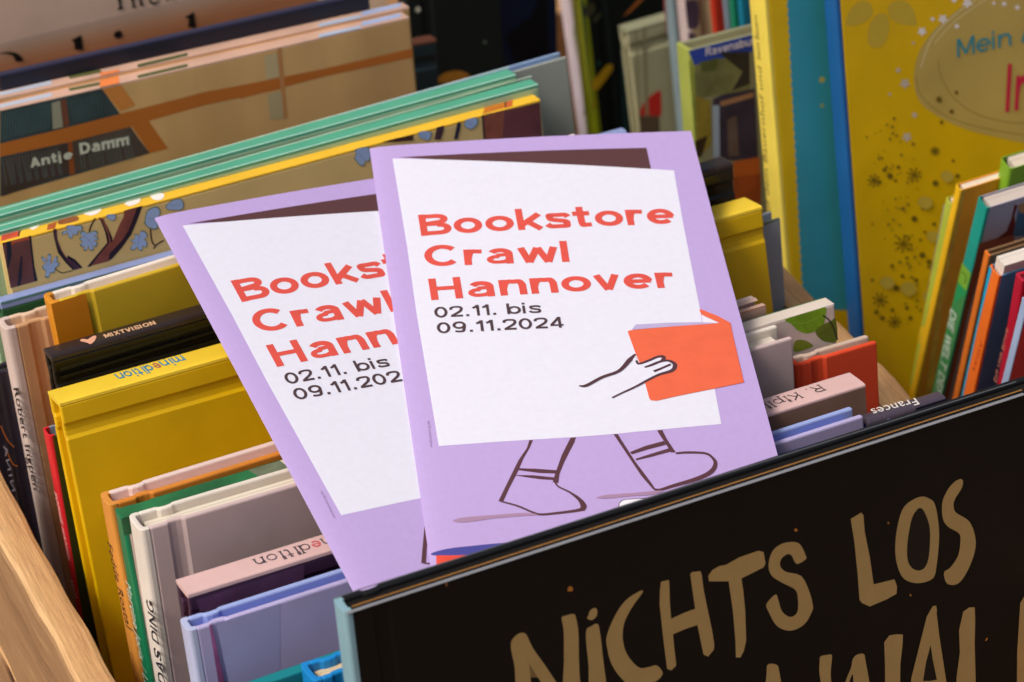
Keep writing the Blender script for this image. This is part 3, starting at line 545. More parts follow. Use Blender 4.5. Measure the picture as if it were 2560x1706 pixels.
   ('Q','#9fbbe8','ink',[(0.04853,0.25215),(0.04968,0.25212),(0.05066,0.25095),(0.05047,0.2498),(0.0495,0.24918),(0.0502,0.24808),(0.04965,0.24643),(0.04858,0.24703),(0.04807,0.24567),(0.04701,0.24627),(0.04687,0.24721),(0.04563,0.24666),(0.04452,0.24697),(0.04503,0.24833),(0.04627,0.24888),(0.04521,0.24948),(0.04535,0.25034),(0.0465,0.25032),(0.04641,0.25154),(0.04756,0.25152),(0.04812,0.25046)]),
   ('S','#7c98c4','ink',0.00018,[(0.04826,0.25121),(0.04709,0.24775)]),
   ('Q','#6d8574','ink',[(0.02294,0.26158),(0.02457,0.26172),(0.02636,0.26096),(0.02851,0.26036),(0.02855,0.25868),(0.02696,0.25879),(0.02638,0.25727),(0.02521,0.25793),(0.02402,0.25659),(0.0232,0.25749),(0.02286,0.25926),(0.02117,0.25873),(0.02139,0.26001),(0.02303,0.26022)]),
   ('Q','#9fbbe8','ink',[(0.02313,0.26131),(0.02458,0.2615),(0.02616,0.26077),(0.02806,0.26024),(0.0281,0.25875),(0.02669,0.25884),(0.02618,0.2575),(0.02514,0.25809),(0.02409,0.2569),(0.02337,0.25769),(0.02307,0.25926),(0.02157,0.25879),(0.02176,0.25992),(0.02321,0.26011)]),
   ('S','#7c98c4','ink',0.00018,[(0.02359,0.2607),(0.02499,0.25844)]),
   ('Q','#6d8574','ink',[(0.05053,0.25559),(0.05214,0.25547),(0.05496,0.25469),(0.05523,0.25225),(0.05356,0.25204),(0.05251,0.25368),(0.05068,0.25453)]),
   ('Q','#9fbbe8','ink',[(0.05079,0.25541),(0.05222,0.25531),(0.05471,0.25462),(0.05495,0.25245),(0.05347,0.25227),(0.05254,0.25372),(0.05093,0.25447)]),
   ('S','#7c98c4','ink',0.00018,[(0.05139,0.255),(0.05431,0.25293)]),
   ('Q','#6d8574','ink',[(0.05918,0.25953),(0.0619,0.26085),(0.06488,0.26055),(0.06578,0.25823),(0.06475,0.25644),(0.0618,0.25699),(0.05943,0.25791)]),
   ('Q','#9fbbe8','ink',[(0.05957,0.25942),(0.06197,0.26059),(0.06461,0.26033),(0.0654,0.25828),(0.06449,0.25669),(0.06189,0.25718),(0.05979,0.25799)]),
   ('S','#7c98c4','ink',0.00018,[(0.06045,0.25919),(0.06454,0.25839)]),
   ('Q','#6d8574','ink',[(0.05111,0.25724),(0.05278,0.25988),(0.0563,0.25994),(0.05687,0.2572),(0.05504,0.25512),(0.05505,0.252),(0.05304,0.25204),(0.05088,0.2542)]),
   ('Q','#9fbbe8','ink',[(0.05143,0.25709),(0.05291,0.25943),(0.05602,0.25948),(0.05653,0.25706),(0.0549,0.25521),(0.05491,0.25246),(0.05314,0.25249),(0.05122,0.2544)]),
   ('S','#7c98c4','ink',0.00018,[(0.05216,0.25675),(0.0546,0.25544)]),
   ('Q','#6d8574','ink',[(0.03748,0.26172),(0.03922,0.26172),(0.041,0.26096),(0.0402,0.25912),(0.03835,0.25989)]),
   ('Q','#9fbbe8','ink',[(0.03769,0.26172),(0.03923,0.26172),(0.0408,0.26095),(0.04009,0.25932),(0.03845,0.26001)]),
   ('S','#7c98c4','ink',0.00018,[(0.03816,0.26169),(0.04033,0.26093)]),
   ('Q','#6d8574','ink',[(0.13107,0.26139),(0.13346,0.26172),(0.13646,0.26112),(0.13678,0.2591),(0.13667,0.2568),(0.13535,0.2556),(0.1347,0.25655),(0.13365,0.25451),(0.13183,0.25539),(0.13123,0.25671),(0.1303,0.25851),(0.1312,0.25943)]),
   ('Q','#9fbbe8','ink',[(0.13136,0.26101),(0.13347,0.26147),(0.13612,0.26077),(0.1364,0.25898),(0.13631,0.25695),(0.13514,0.25589),(0.13457,0.25673),(0.13364,0.25492),(0.13203,0.2557),(0.1315,0.25687),(0.13068,0.25846),(0.13147,0.25927)]),
   ('S','#7c98c4','ink',0.00018,[(0.13202,0.26013),(0.13426,0.25714)]),
   ('Q','#6d8574','ink',[(0.15577,0.26152),(0.15762,0.26172),(0.16057,0.26064),(0.16077,0.25903),(0.15942,0.25764),(0.15792,0.25823),(0.15682,0.25891),(0.15577,0.25996)]),
   ('Q','#9fbbe8','ink',[(0.15604,0.26132),(0.15767,0.26172),(0.16028,0.26054),(0.16046,0.25912),(0.15926,0.25788),(0.15794,0.25841),(0.15697,0.25901),(0.15604,0.25994)]),
   ('S','#7c98c4','ink',0.00018,[(0.15665,0.26085),(0.15891,0.25845)]),
   ('Q','#6d8574','ink',[(0.1743,0.26145),(0.17621,0.26172),(0.17886,0.26142),(0.17922,0.25938),(0.17765,0.25784),(0.17602,0.25749),(0.17418,0.25875),(0.17374,0.26004)]),
   ('Q','#9fbbe8','ink',[(0.17453,0.26127),(0.17622,0.26172),(0.17856,0.26124),(0.17888,0.25944),(0.17749,0.25807),(0.17605,0.25776),(0.17442,0.25888),(0.17403,0.26002)]),
   ('S','#7c98c4','ink',0.00018,[(0.17505,0.26085),(0.17713,0.25861)]),
   ('P','#6b3a40','art',[(0.18109,0.26172),(0.20402,0.26067),(0.20363,0.24701),(0.18071,0.25237)]),
   ('P','#8f4f3e','art',[(0.18145,0.26172),(0.18987,0.2614),(0.18798,0.2508),(0.1811,0.25262)]),
   ('P','#1d1a2c','ink',[(0.18088,0.2615),(0.18159,0.26156),(0.18123,0.25224),(0.18054,0.25242)]),
   ('P','#4a3340','ink',[(0.16308,0.26172),(0.16601,0.26172),(0.16564,0.26016),(0.164,0.25663),(0.16163,0.25726)]),
   ('P','#2a2a44','ink',[(0.17122,0.26145),(0.17262,0.26142),(0.17221,0.25946),(0.17046,0.25509),(0.1691,0.25545)]),
   ('P','#4a2f26','ink',[(0.14174,0.26167),(0.14657,0.26172),(0.15377,0.26123),(0.15352,0.25923),(0.14707,0.26026)])]),
  ('spine_print','top',[
   ('P','#e0573a','art',[(0.00191,0.0065),(0.00799,0.0065),(0.00656,0.00186),(0,0.00179)]),
   ('P','#26262c','ink',[(0.00802,0.0065),(0.00865,0.0065),(0.00668,0.00177),(0.00612,0.00179)]),
   ('P','#c9642c','art',[(0.01805,0.00525),(0.02162,0.00578),(0.01907,0.00037),(0.01638,0.00081)]),
   ('P','#c9642c','art',[(0.19334,0.0059),(0.19632,0.00619),(0.19364,0.00079),(0.1908,0.0004)]),
   ('P','#5a2f1c','ink',[(0.19295,0.00621),(0.19365,0.00619),(0.19129,0.00108),(0.19049,0.00087)]),
   ('P','#d07a1c','art',[(0.18495,0.0062),(0.19287,0.00605),(0.19049,0.00087),(0.18177,0.00074)]),
   ('Q','#f2ece6','ink',[(0.01256,0.0065),(0.01528,0.0065),(0.01403,0.00507),(0.01238,0.00429),(0.01177,0.00599)]),
   ('Q','#f2ece6','ink',[(0.03154,0.0065),(0.03533,0.0065),(0.03796,0.0065),(0.03628,0.00389),(0.03317,0.0031)]),
   ('Q','#f2ece6','ink',[(0.04739,0.0065),(0.05037,0.0065),(0.05231,0.0065),(0.05091,0.00346),(0.04742,0.0023),(0.04619,0.00519)]),
   ('Q','#f2ece6','ink',[(0.05618,0.0065),(0.05971,0.0065),(0.06057,0.00439),(0.05844,0.00084),(0.05617,0.00197)]),
   ('Q','#9a5a2c','art',[(0.02254,0.0065),(0.02789,0.0065),(0.029,0.00442),(0.0275,0.00178),(0.02164,0.00252)])])]),
dict(name='green_book',label='front one of the two wide green books, just behind the tree picture',type='up',loc=(-0.13791,0.07701,0.006),rot=(-0.20945,-0.01109,0.00236),w=0.2143,t=0.0075,H=0.2617,front='#a8c6a2',spine='#55ab8b',rough=0.33,round=0.0009,sq=0.3,group='wide green books standing spine up',nohinge=1,
 art=[('edge_wear','top',[  # pale highlights along the spine's long edges, painted as ink lines
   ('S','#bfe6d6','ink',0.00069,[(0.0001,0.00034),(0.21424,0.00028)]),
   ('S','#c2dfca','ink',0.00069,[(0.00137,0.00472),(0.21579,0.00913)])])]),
dict(name='green_book',label='rear one of the two wide green books, below the wooden-crate photo book',type='up',loc=(-0.13466,0.0863,0.006),rot=(-0.20946,-0.01213,0.00258),w=0.2068,t=0.0080,H=0.2617,front='#a8c6a2',spine='#55ab8b',rough=0.33,round=0.0009,sq=0.3,group='wide green books standing spine up',nohinge=1,
 art=[('edge_wear','top',[  # same painted highlight lines as on the front green book
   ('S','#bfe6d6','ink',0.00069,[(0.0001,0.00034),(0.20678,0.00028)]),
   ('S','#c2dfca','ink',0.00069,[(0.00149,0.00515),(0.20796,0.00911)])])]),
dict(name='grey_book',label='pale grey book with light blue edges whose right end shows past the green books',type='side',loc=(-0.01567,0.09609,0.006),rot=(-0.20949,-0.02192,0.00466),w=0.1154,t=0.0068,H=0.2577,front='#a7aca4',spine='#a7aca4',back='#8fa9cc',page='#7f9cc0',fk='matte',board=0.0012),
dict(name='childrens_book',label="front copy of the orange-barred children's book, author's name in pale letters",type='up',loc=(-0.12376,0.14651,0.006),rot=(-0.20949,0.02101,-0.00447),w=0.1704,t=0.0077,H=0.2648,front='#d6ab70',spine='#cfa994',fk='wash',round=0.0008,sq=0.25,nohinge=1,board=0.001,group='two copies of the orange-barred book',
 art=[('spine_print','top',[
   ('P','#b9c4d6','matte',[(0.00964,0.00214),(0.02928,0.00194),(0.03016,0.00575),(0.01058,0.00534)]),
   ('P','#5f6238','matte',[(0.03651,0.00306),(0.04853,0.0022),(0.04884,0.00549),(0.03679,0.00635)]),
   ('P','#ef8a4a','matte',[(0.04695,0),(0.05449,0),(0.05671,0.00726),(0.04937,0.00712)]),
   ('P','#4e5a30','matte',[(0.06186,0.00041),(0.08148,0.00066),(0.08224,0.0037),(0.06258,0.00343)]),
   ('P','#a9bcd4','matte',[(0.13366,0),(0.1506,0),(0.15134,0.00288),(0.13435,0.00322)]),
   ('P','#9fb0d6','matte',[(0.15162,0.00158),(0.16806,0.00231),(0.16941,0.00628),(0.15309,0.00594)])]),
  ('cover_print','front',[
   ('P','#39474a','art',[(0.00892,0.26434),(0.04769,0.26419),(0.05309,0.25304),(0.06237,0.23509),(0.00402,0.23212)]),
   ('P','#a39f88','matte',[(0.02825,0.26308),(0.03147,0.26327),(0.03114,0.25302),(0.02724,0.253)]),
   ('P','#7a4a34','matte',[(0.03173,0.26344),(0.03379,0.26343),(0.03365,0.25289),(0.03135,0.25287)]),
   ('P','#d98c44','matte',[(0.04766,0.26396),(0.05505,0.2639),(0.0594,0.25487),(0.05345,0.2539)]),
   ('P','#c2702a','cover',[(0.00707,0.25216),(0.03266,0.25242),(0.06245,0.25321),(0.08609,0.25389),(0.11632,0.25266),(0.1158,0.24822),(0.08544,0.24879),(0.06358,0.24772),(0.06948,0.2353),(0.06237,0.23509),(0.05695,0.24714),(0.03184,0.24671),(0.00631,0.24717)]),
   ('P','#c2702a','cover',[(0.10037,0.25322),(0.13407,0.25221),(0.17031,0.25222),(0.1702,0.2486),(0.13373,0.24915),(0.09974,0.24809)]),
   ('P','#c58a54','matte',[(0.11653,0.26409),(0.11823,0.26418),(0.11739,0.23624),(0.11568,0.23616)]),
   ('P','#4a3a34','art',[(0.00712,0.24651),(0.03177,0.24625),(0.03152,0.2349),(0.0049,0.2319)]),
   ('P','#55483f','art',[(0.03368,0.24674),(0.05647,0.24702),(0.06191,0.2352),(0.03286,0.23457)]),
   ('P','#9a5226','matte',[(0.03206,0.24666),(0.03368,0.24674),(0.03302,0.23405),(0.03094,0.23408)]),
   ('P','#c9b486','matte',[(0.11106,0.26246),(0.11614,0.26275),(0.11622,0.25317),(0.11092,0.25318)]),
   ('P','#b9a87e','matte',[(0.11069,0.24723),(0.11627,0.24739),(0.11595,0.23634),(0.11046,0.23714)]),
   ('S','#5f8a88','ink',0.00017,[(0.00968,0.2634),(0.00762,0.25376)]),
   ('S','#5f8a88','ink',0.00017,[(0.01074,0.26339),(0.00867,0.25375)]),
   ('S','#5f8a88','ink',0.00017,[(0.01179,0.26338),(0.00973,0.25374)]),
   ('S','#5f8a88','ink',0.00017,[(0.01285,0.26337),(0.01078,0.25372)]),
   ('S','#5f8a88','ink',0.00017,[(0.0139,0.26337),(0.01184,0.25371)]),
   ('S','#5f8a88','ink',0.00017,[(0.01496,0.26336),(0.0129,0.2537)]),
   ('S','#5f8a88','ink',0.00017,[(0.01601,0.26335),(0.01396,0.25369)]),
   ('S','#5f8a88','ink',0.00017,[(0.01707,0.26334),(0.01502,0.25368)]),
   ('S','#5f8a88','ink',0.00017,[(0.01813,0.26333),(0.01608,0.25367)]),
   ('S','#5f8a88','ink',0.00017,[(0.01919,0.26333),(0.01714,0.25366)]),
   ('S','#5f8a88','ink',0.00017,[(0.02025,0.26332),(0.0182,0.25365)]),
   ('S','#5f8a88','ink',0.00017,[(0.02131,0.26331),(0.01927,0.25364)]),
   ('S','#5f8a88','ink',0.00017,[(0.02237,0.2633),(0.02033,0.25362)]),
   ('S','#5f8a88','ink',0.00017,[(0.02343,0.26329),(0.02139,0.25361)]),
   ('S','#5f8a88','ink',0.00017,[(0.02449,0.26329),(0.02246,0.2536)]),
   ('S','#5f8a88','ink',0.00017,[(0.02555,0.26328),(0.02352,0.25359)]),
   ('S','#5f8a88','ink',0.00017,[(0.02662,0.26327),(0.02459,0.25358)]),
   ('S','#5f8a88','ink',0.00017,[(0.02768,0.26326),(0.02565,0.25357)]),
   ('S','#4f7672','ink',0.00016,[(0.03535,0.26245),(0.03534,0.25383)]),
   ('S','#4f7672','ink',0.00016,[(0.03657,0.26244),(0.03656,0.25381)]),
   ('S','#4f7672','ink',0.00016,[(0.03779,0.26243),(0.03779,0.2538)]),
   ('S','#4f7672','ink',0.00016,[(0.03902,0.26242),(0.03902,0.25379)]),
   ('S','#4f7672','ink',0.00016,[(0.04024,0.26241),(0.04025,0.25378)]),
   ('S','#4f7672','ink',0.00016,[(0.04147,0.2624),(0.04148,0.25376)]),
   ('S','#4f7672','ink',0.00016,[(0.0427,0.26239),(0.04271,0.25375)]),
   ('S','#4f7672','ink',0.00016,[(0.04393,0.26238),(0.04394,0.25374)]),
   ('S','#4f7672','ink',0.00016,[(0.04516,0.26237),(0.04518,0.25372)]),
   ('S','#4f7672','ink',0.00016,[(0.04639,0.26236),(0.04641,0.25371)]),
   ('S','#7a8a88','ink',0.00016,[(0.00709,0.24634),(0.00701,0.23579)]),
   ('S','#7a8a88','ink',0.00016,[(0.0083,0.2463),(0.0091,0.23553)]),
   ('S','#7a8a88','ink',0.00016,[(0.00951,0.24626),(0.00972,0.23563)]),
   ('S','#7a8a88','ink',0.00016,[(0.01071,0.24622),(0.01035,0.23573)]),
   ('S','#7a8a88','ink',0.00016,[(0.01192,0.24618),(0.01245,0.23547)]),
   ('S','#7a8a88','ink',0.00016,[(0.01313,0.24614),(0.01307,0.23557)]),
   ('S','#7a8a88','ink',0.00016,[(0.01434,0.2461),(0.01517,0.23531)]),
   ('S','#7a8a88','ink',0.00016,[(0.01555,0.24606),(0.0158,0.23541)]),
   ('S','#7a8a88','ink',0.00016,[(0.01676,0.24602),(0.01642,0.23551)]),
   ('S','#7a8a88','ink',0.00016,[(0.01798,0.24598),(0.01853,0.23525)]),
   ('S','#7a8a88','ink',0.00016,[(0.01919,0.24594),(0.01915,0.23535)]),
   ('S','#7a8a88','ink',0.00016,[(0.02041,0.2459),(0.02126,0.23509)]),
   ('S','#7a8a88','ink',0.00016,[(0.02162,0.24586),(0.02189,0.23519)]),
   ('S','#7a8a88','ink',0.00016,[(0.02284,0.24582),(0.02252,0.23529)]),
   ('S','#7a8a88','ink',0.00016,[(0.02406,0.24578),(0.02463,0.23503)]),
   ('S','#7a8a88','ink',0.00016,[(0.02527,0.24574),(0.02526,0.23513)]),
   ('S','#7a8a88','ink',0.00016,[(0.02649,0.2457),(0.02738,0.23486)]),
   ('S','#7a8a88','ink',0.00016,[(0.02771,0.24566),(0.02801,0.23497)]),
   ('S','#7a8a88','ink',0.00016,[(0.03598,0.24539),(0.036,0.23474)]),
   ('S','#7a8a88','ink',0.00016,[(0.03736,0.24534),(0.03709,0.23476)]),
   ('S','#7a8a88','ink',0.00016,[(0.03874,0.2453),(0.03968,0.23442)]),
   ('S','#7a8a88','ink',0.00016,[(0.04012,0.24525),(0.04077,0.23444)]),
   ('S','#7a8a88','ink',0.00016,[(0.04151,0.24521),(0.04186,0.23446)]),
   ('S','#7a8a88','ink',0.00016,[(0.04289,0.24516),(0.04295,0.23449)]),
   ('S','#7a8a88','ink',0.00016,[(0.04428,0.24512),(0.04404,0.23451)]),
   ('S','#7a8a88','ink',0.00016,[(0.04567,0.24507),(0.04664,0.23417)]),
   ('S','#7a8a88','ink',0.00016,[(0.04706,0.24502),(0.04773,0.23419)]),
   ('S','#7a8a88','ink',0.00016,[(0.04845,0.24498),(0.04883,0.23421)]),
   ('S','#7a8a88','ink',0.00016,[(0.04984,0.24493),(0.04992,0.23423)]),
   ('S','#7a8a88','ink',0.00016,[(0.05123,0.24489),(0.05102,0.23426)]),
   ('S','#7a8a88','ink',0.00016,[(0.05263,0.24484),(0.05363,0.23391)]),
   ('S','#7a8a88','ink',0.00016,[(0.05402,0.24479),(0.05473,0.23393)]),
   ('S','#7a8a88','ink',0.00016,[(0.05542,0.24475),(0.05583,0.23396)])]),
  ('title_lettering','front',[
   ('T','#d9dcc8','ink','G','Antje',0.25,(0.0169,0.24036),(0.01622,-0.00013),(0.00003,0.00372)),
   ('T','#d9dcc8','ink','G','Damm',0.25,(0.036,0.24096),(0.0191,-0.00053),(0.00013,0.0045))])]),
dict(name='childrens_book',label="second copy of the orange-barred children's book, only its top edge showing",type='up',loc=(-0.12215,0.15423,0.006),rot=(-0.2095,0.02419,-0.00514),w=0.1713,t=0.0070,H=0.2649,front='#d6ab70',spine='#cfa994',fk='wash',round=0.0008,sq=0.25,nohinge=1,board=0.001,group='two copies of the orange-barred book',
 art=[('spine_print','top',[
   ('P','#b9c4d6','matte',[(0.00973,0.00229),(0.02955,0.00233),(0.03045,0.00621),(0.01069,0.00555)]),
   ('P','#5f6238','matte',[(0.03685,0.00356),(0.04898,0.00283),(0.0493,0.00618),(0.03714,0.0069)]),
   ('P','#ef8a4a','matte',[(0.04737,0),(0.05499,0),(0.05533,0.00228),(0.04822,0.00288)]),
   ('P','#4e5a30','matte',[(0.06203,0),(0.08182,0.00044),(0.0826,0.00353),(0.06275,0.00302)]),
   ('P','#a9bcd4','matte',[(0.13435,0),(0.15146,0),(0.15222,0.00312),(0.13506,0.00326)]),
   ('P','#9fb0d6','matte',[(0.15233,0.00138),(0.16894,0.00232),(0.17032,0.00635),(0.15382,0.00581)])])]),
dict(name='navy_book',label='dark navy book lying between the orange-barred books and the cream cover with big black letters',type='up',loc=(-0.10926,0.1609,0.006),rot=(-0.20949,0.02078,-0.00442),w=0.1460,t=0.0040,H=0.2694,front='#1c1c2c',spine='#2c2c46',rough=0.4,round=0.001),
dict(name='cream_book',label='cream cover turning orange at the bottom with big black serif letters, top left corner',type='side',loc=(-0.12879,0.22076,0.006),rot=(-0.20954,0.03004,-0.00639),w=0.1637,t=0.0120,H=0.2970,front='#e2c2ab',fk='matte',
 art=[('cover_print','front',[
   ('P','#cbae9a','matte',[(0.02393,0.24914),(0.03339,0.24872),(0.09847,0.25063),(0.15912,0.25283),(0.16374,0.25368),(0.16374,0.18281),(0.02677,0.20237)]),
   ('P','#c9a68e','matte',[(0.0237,0.24756),(0.03317,0.24715),(0.09827,0.24902),(0.15895,0.2512),(0.16374,0.25203),(0.16374,0.18281),(0.02677,0.20237)]),
   ('P','#c79f82','matte',[(0.02347,0.24599),(0.03294,0.24557),(0.09807,0.24742),(0.15878,0.24957),(0.16374,0.25039),(0.16374,0.18281),(0.02677,0.20237)]),
   ('P','#c59676','matte',[(0.02324,0.24441),(0.03271,0.24399),(0.09787,0.24581),(0.15861,0.24793),(0.16374,0.24874),(0.16374,0.18281),(0.02677,0.20237)]),
   ('P','#c28c68','matte',[(0.02301,0.24284),(0.03249,0.24241),(0.09767,0.2442),(0.15844,0.2463),(0.16374,0.24709),(0.16374,0.18281),(0.02677,0.20237)]),
   ('P','#be825c','matte',[(0.02273,0.24094),(0.03222,0.24051),(0.09744,0.24227),(0.15823,0.24433),(0.16374,0.24511),(0.16374,0.18281),(0.02677,0.20237)]),
   ('P','#b97a52','matte',[(0.02241,0.23873),(0.0319,0.23829),(0.09716,0.24001),(0.15799,0.24204),(0.16374,0.24279),(0.16374,0.18281),(0.02677,0.20237)])]),
  ('title_lettering','front',[
   ('P','#191512','ink',[(0.08171,0.25789),(0.08314,0.25759),(0.08295,0.25347),(0.08371,0.25247),(0.08149,0.25235),(0.08106,0.25288),(0.08211,0.2534)]),
   ('P','#191512','ink',[(0.08695,0.2568),(0.08815,0.25655),(0.08817,0.25286),(0.08903,0.25185),(0.08684,0.25201),(0.08742,0.25278)]),
   ('P','#191512','ink',[(0.09006,0.25615),(0.09126,0.2559),(0.09138,0.25293),(0.09225,0.25201),(0.09005,0.25213),(0.09053,0.25286)]),
   ('C','#191512','ink',[0.00045,0.00089,0.00089,0.00045],[(0.09432,0.25478),(0.09483,0.25295),(0.09642,0.25188),(0.09853,0.25292)]),
   ('P','#191512','ink',[(0.10093,0.25439),(0.10166,0.25424),(0.10185,0.25252),(0.10249,0.25209),(0.10089,0.25203),(0.10108,0.25278)]),
   ('P','#191512','ink',[(0.10341,0.25436),(0.10413,0.25421),(0.10432,0.2525),(0.10496,0.25207),(0.10336,0.25191),(0.10356,0.25276)]),
   ('Q','#191512','ink',[(0.07831,0.24288),(0.07944,0.24402),(0.08115,0.244),(0.08183,0.24238),(0.08078,0.24112),(0.07909,0.24133)]),
   ('P','#191512','ink',[(0.06117,0.24433),(0.06548,0.24562),(0.06536,0.23924),(0.0621,0.24034),(0.06226,0.24336)]),
   ('P','#191512','ink',[(0.1076,0.24385),(0.11177,0.2453),(0.11181,0.23848),(0.1086,0.23966),(0.10935,0.24298)]),
   ('Q','#191512','ink',[(0.0319,0.245),(0.03573,0.24505),(0.03936,0.24363),(0.04119,0.24127),(0.04106,0.24032),(0.03845,0.24054),(0.0378,0.24274),(0.03563,0.24429),(0.03283,0.2448)])])]),
dict(name='brown_topped_book',label='small teal-black book with a brown top beside the orange-barred books',type='up',loc=(0.04934,0.18476,0.006),rot=(-0.2099,0.06568,-0.01398),w=0.0123,t=0.0074,H=0.2282,front='#17282e',spine='#5a3424',rough=0.5),
dict(name='dark_green_book',label='large black-green cover with tiny white dots, top centre',type='side',loc=(0.06871,0.22076,0.006),rot=(-0.20966,0.04565,-0.00971),w=0.0418,t=0.0100,H=0.2574,front='#161b19',fk='matte',
 art=[('cover_print','front',[
   ('Q','#c9c9b0','ink',[(0.00384,0.22072),(0.00524,0.22173),(0.00634,0.22024),(0.00504,0.21906)]),
   ('Q','#5a6a60','ink',[(0.03278,0.20115),(0.03372,0.20159),(0.03436,0.20058),(0.03352,0.20007)]),
   ('Q','#a8701c','art',[(0.01157,0.18769),(0.0134,0.19071),(0.01882,0.19133),(0.02409,0.18959),(0.0271,0.1861),(0.02643,0.18413)])])]),
dict(name='midnight_blue_book',label='midnight blue cover between the dark green one and the white spine, top centre',type='side',loc=(0.10637,0.25876,0.006),rot=(-0.21026,0.08773,-0.0187),w=0.0387,t=0.0100,H=0.2367,front='#0a1430',fk='matte',
 art=[('cover_print','front',[
   ('P','#07070c','matte',[(0.03414,0.20235),(0.03439,0.16303),(0.01893,0.16545),(0.01392,0.17875),(0.02678,0.18571)])])]),
dict(name='white_spine_book',label='book with a plain white spine, top centre behind the grey book',type='side',loc=(0.18606,0.28376,0.006),rot=(-0.20965,-0.04483,0.00954),w=0.0500,t=0.0120,H=0.2024,front='#3a3a3a',spine='#cfc3cc',round=0.003,fk='matte'),
dict(name='lime_spine_book',label='dark book with yellow leaves on its cover and a yellow to lime green spine',type='side',loc=(0.17635,0.25876,0.006),rot=(-0.20948,-0.01953,0.00415),w=0.0900,t=0.0110,H=0.2150,front='#0d1614',fk='matte',spine='#8f9a14',sk='cover',round=0.003,
 art=[('cover_print','front',[
   ('Q','#c29a12','art',[(0.00049,0.14426),(0.00131,0.14628),(0.00542,0.14908),(0.00921,0.15169),(0.01176,0.151),(0.01085,0.14816),(0.00661,0.14427),(0.00309,0.14158),(0.00118,0.14267)]),
   ('Q','#b08a12','art',[(0,0.14674),(0,0.14581),(0,0.14022),(0,0.13609),(0,0.13671),(0,0.14107)]),
   ('Q','#b5a012','art',[(0,0.13375),(0,0.13663),(0.00007,0.13819),(0.00227,0.13702),(0.00145,0.13499),(0,0.13413),(0,0.13175)]),
   ('Q','#a83a34','art',[(0,0.16047),(0,0.16121),(0,0.15849),(0,0.15501),(0,0.14976),(0,0.14948),(0,0.15466)]),
   ('S','#8a7a14','ink',0.00051,[(-0.00443,0.1321),(-0.00115,0.14022)]),
   ('Q','#3a3a24','art',[(0.00158,0.18059),(0.00518,0.18184),(0.00683,0.17867),(0.00449,0.17598),(0.00164,0.17618)]),
   ('Q','#3a3a24','art',[(0.0048,0.17369),(0.0086,0.17655),(0.00863,0.17434),(0.0058,0.17233)]),
   ('Q','#1c5a4c','ink',[(0.00454,0.15407),(0.00576,0.15458),(0.0062,0.15334),(0.00526,0.15276)]),
   ('P','#123a3c','art',[(0,0.18494),(0.00144,0.18392),(0,0.12381),(0,0.12508)]),
   ('P','#123a3c','art',[(0.01741,0.16869),(0.0208,0.16779),(0.01644,0.11824),(0.013,0.11921)]),
   ('P','#b5682a','art',[(0.01904,0.17159),(0.02785,0.17756),(0.03012,0.17696),(0.02205,0.17245)])]),
  ('spine_print','spine',[
   ('P','#5a8a1c','art',[(0.011,0.16655),(0.00896,0.17065),(0.011,0.15105),(0.011,0.14672)]),
   ('P','#3a5a24','art',[(0.011,0.14672),(0.011,0.15105),(0.011,0.11477),(0.011,0.11002)])])]),
dict(name='sage_green_book',label='pale sage book with a red shape low on its cover, its grey top in view',type='up',loc=(0.18215,0.22076,0.006),rot=(-0.20954,-0.03062,0.00651),w=0.0300,t=0.0087,H=0.1885,front='#a8a684',spine='#8f9074',fk='matte',round=0.002,
 art=[('cover_print','front',[
   ('Q','#c0241c','ink',[(0.00133,0.14951),(0.00262,0.15301),(0.00584,0.15595),(0.01153,0.15789),(0.01208,0.15525),(0.01069,0.14595),(0.00602,0.14787)]),
   ('P','#8a8564','matte',[(0.00707,0.18765),(0.00858,0.18759),(0.00511,0.14615),(0.00363,0.14658)]),
   ('P','#8a8564','matte',[(0.00365,0.18752),(0.0044,0.18749),(0.00104,0.14734),(0.0003,0.14755)]),
   ('P','#5c4a38','matte',[(0.00088,0.14923),(0.01015,0.14653),(0.00946,0.13743),(0.00016,0.14017)])])]),
dict(name='scalloped_spine_book',label='narrow book with grey-blue and dull red scallops along its spine',type='side',loc=(0.1957,0.21076,0.006),rot=(-0.20946,-0.01377,0.00293),w=0.0300,t=0.0070,H=0.2310,front='#6a3a40',spine='#7c8f96',fk='matte',
 art=[('spine_print','spine',[
   ('Q','#7c3f44','ink',[(0.007,0.20008),(0.00503,0.20142),(0.00643,0.18669),(0.007,0.18518),(0.007,0.19225)]),
   ('Q','#7c3f44','ink',[(0.007,0.18157),(0.007,0.18287),(0.007,0.17155),(0.007,0.17034),(0.007,0.17543)]),
   ('Q','#7c3f44','ink',[(0.007,0.1645),(0.007,0.16573),(0.007,0.14069),(0.007,0.13885),(0.007,0.15616)])])]),
dict(name='pinkish_spine_book',label='book with a pinkish white spine carrying grey handwriting and a violet windowed cover',type='side',loc=(0.19897,0.20176,0.006),rot=(-0.20948,-0.01843,0.00392),w=0.0700,t=0.0095,H=0.2347,front='#b3a07c',spine='#c3b2b0',fk='matte',
 art=[('spine_lettering','spine',[
   ('T','#5f5560','ink','B','Abenteuer im Garten',0,(0.01188,0.20653),(0.00715,-0.04772),(-0.00431,-0.00065))]),
  ('cover_print','front',[
   ('Q','#4f4358','art',[(0,0.20665),(0.00167,0.20631),(0.0057,0.20446),(0.00491,0.19375),(0.0004,0.19388),(0,0.19539)]),
   ('Q','#4f4358','art',[(0,0.19178),(0,0.1922),(0.00338,0.18988),(0.0033,0.18345),(0,0.18381)])])]),
dict(name='red_beige_book',label='red cover with a beige blot at the top edge of the photo',type='side',loc=(0.20627,0.19076,0.006),rot=(-0.20947,-0.01707,0.00363),w=0.0300,t=0.0040,H=0.2381,front='#b8321e',
 art=[('cover_print','front',[
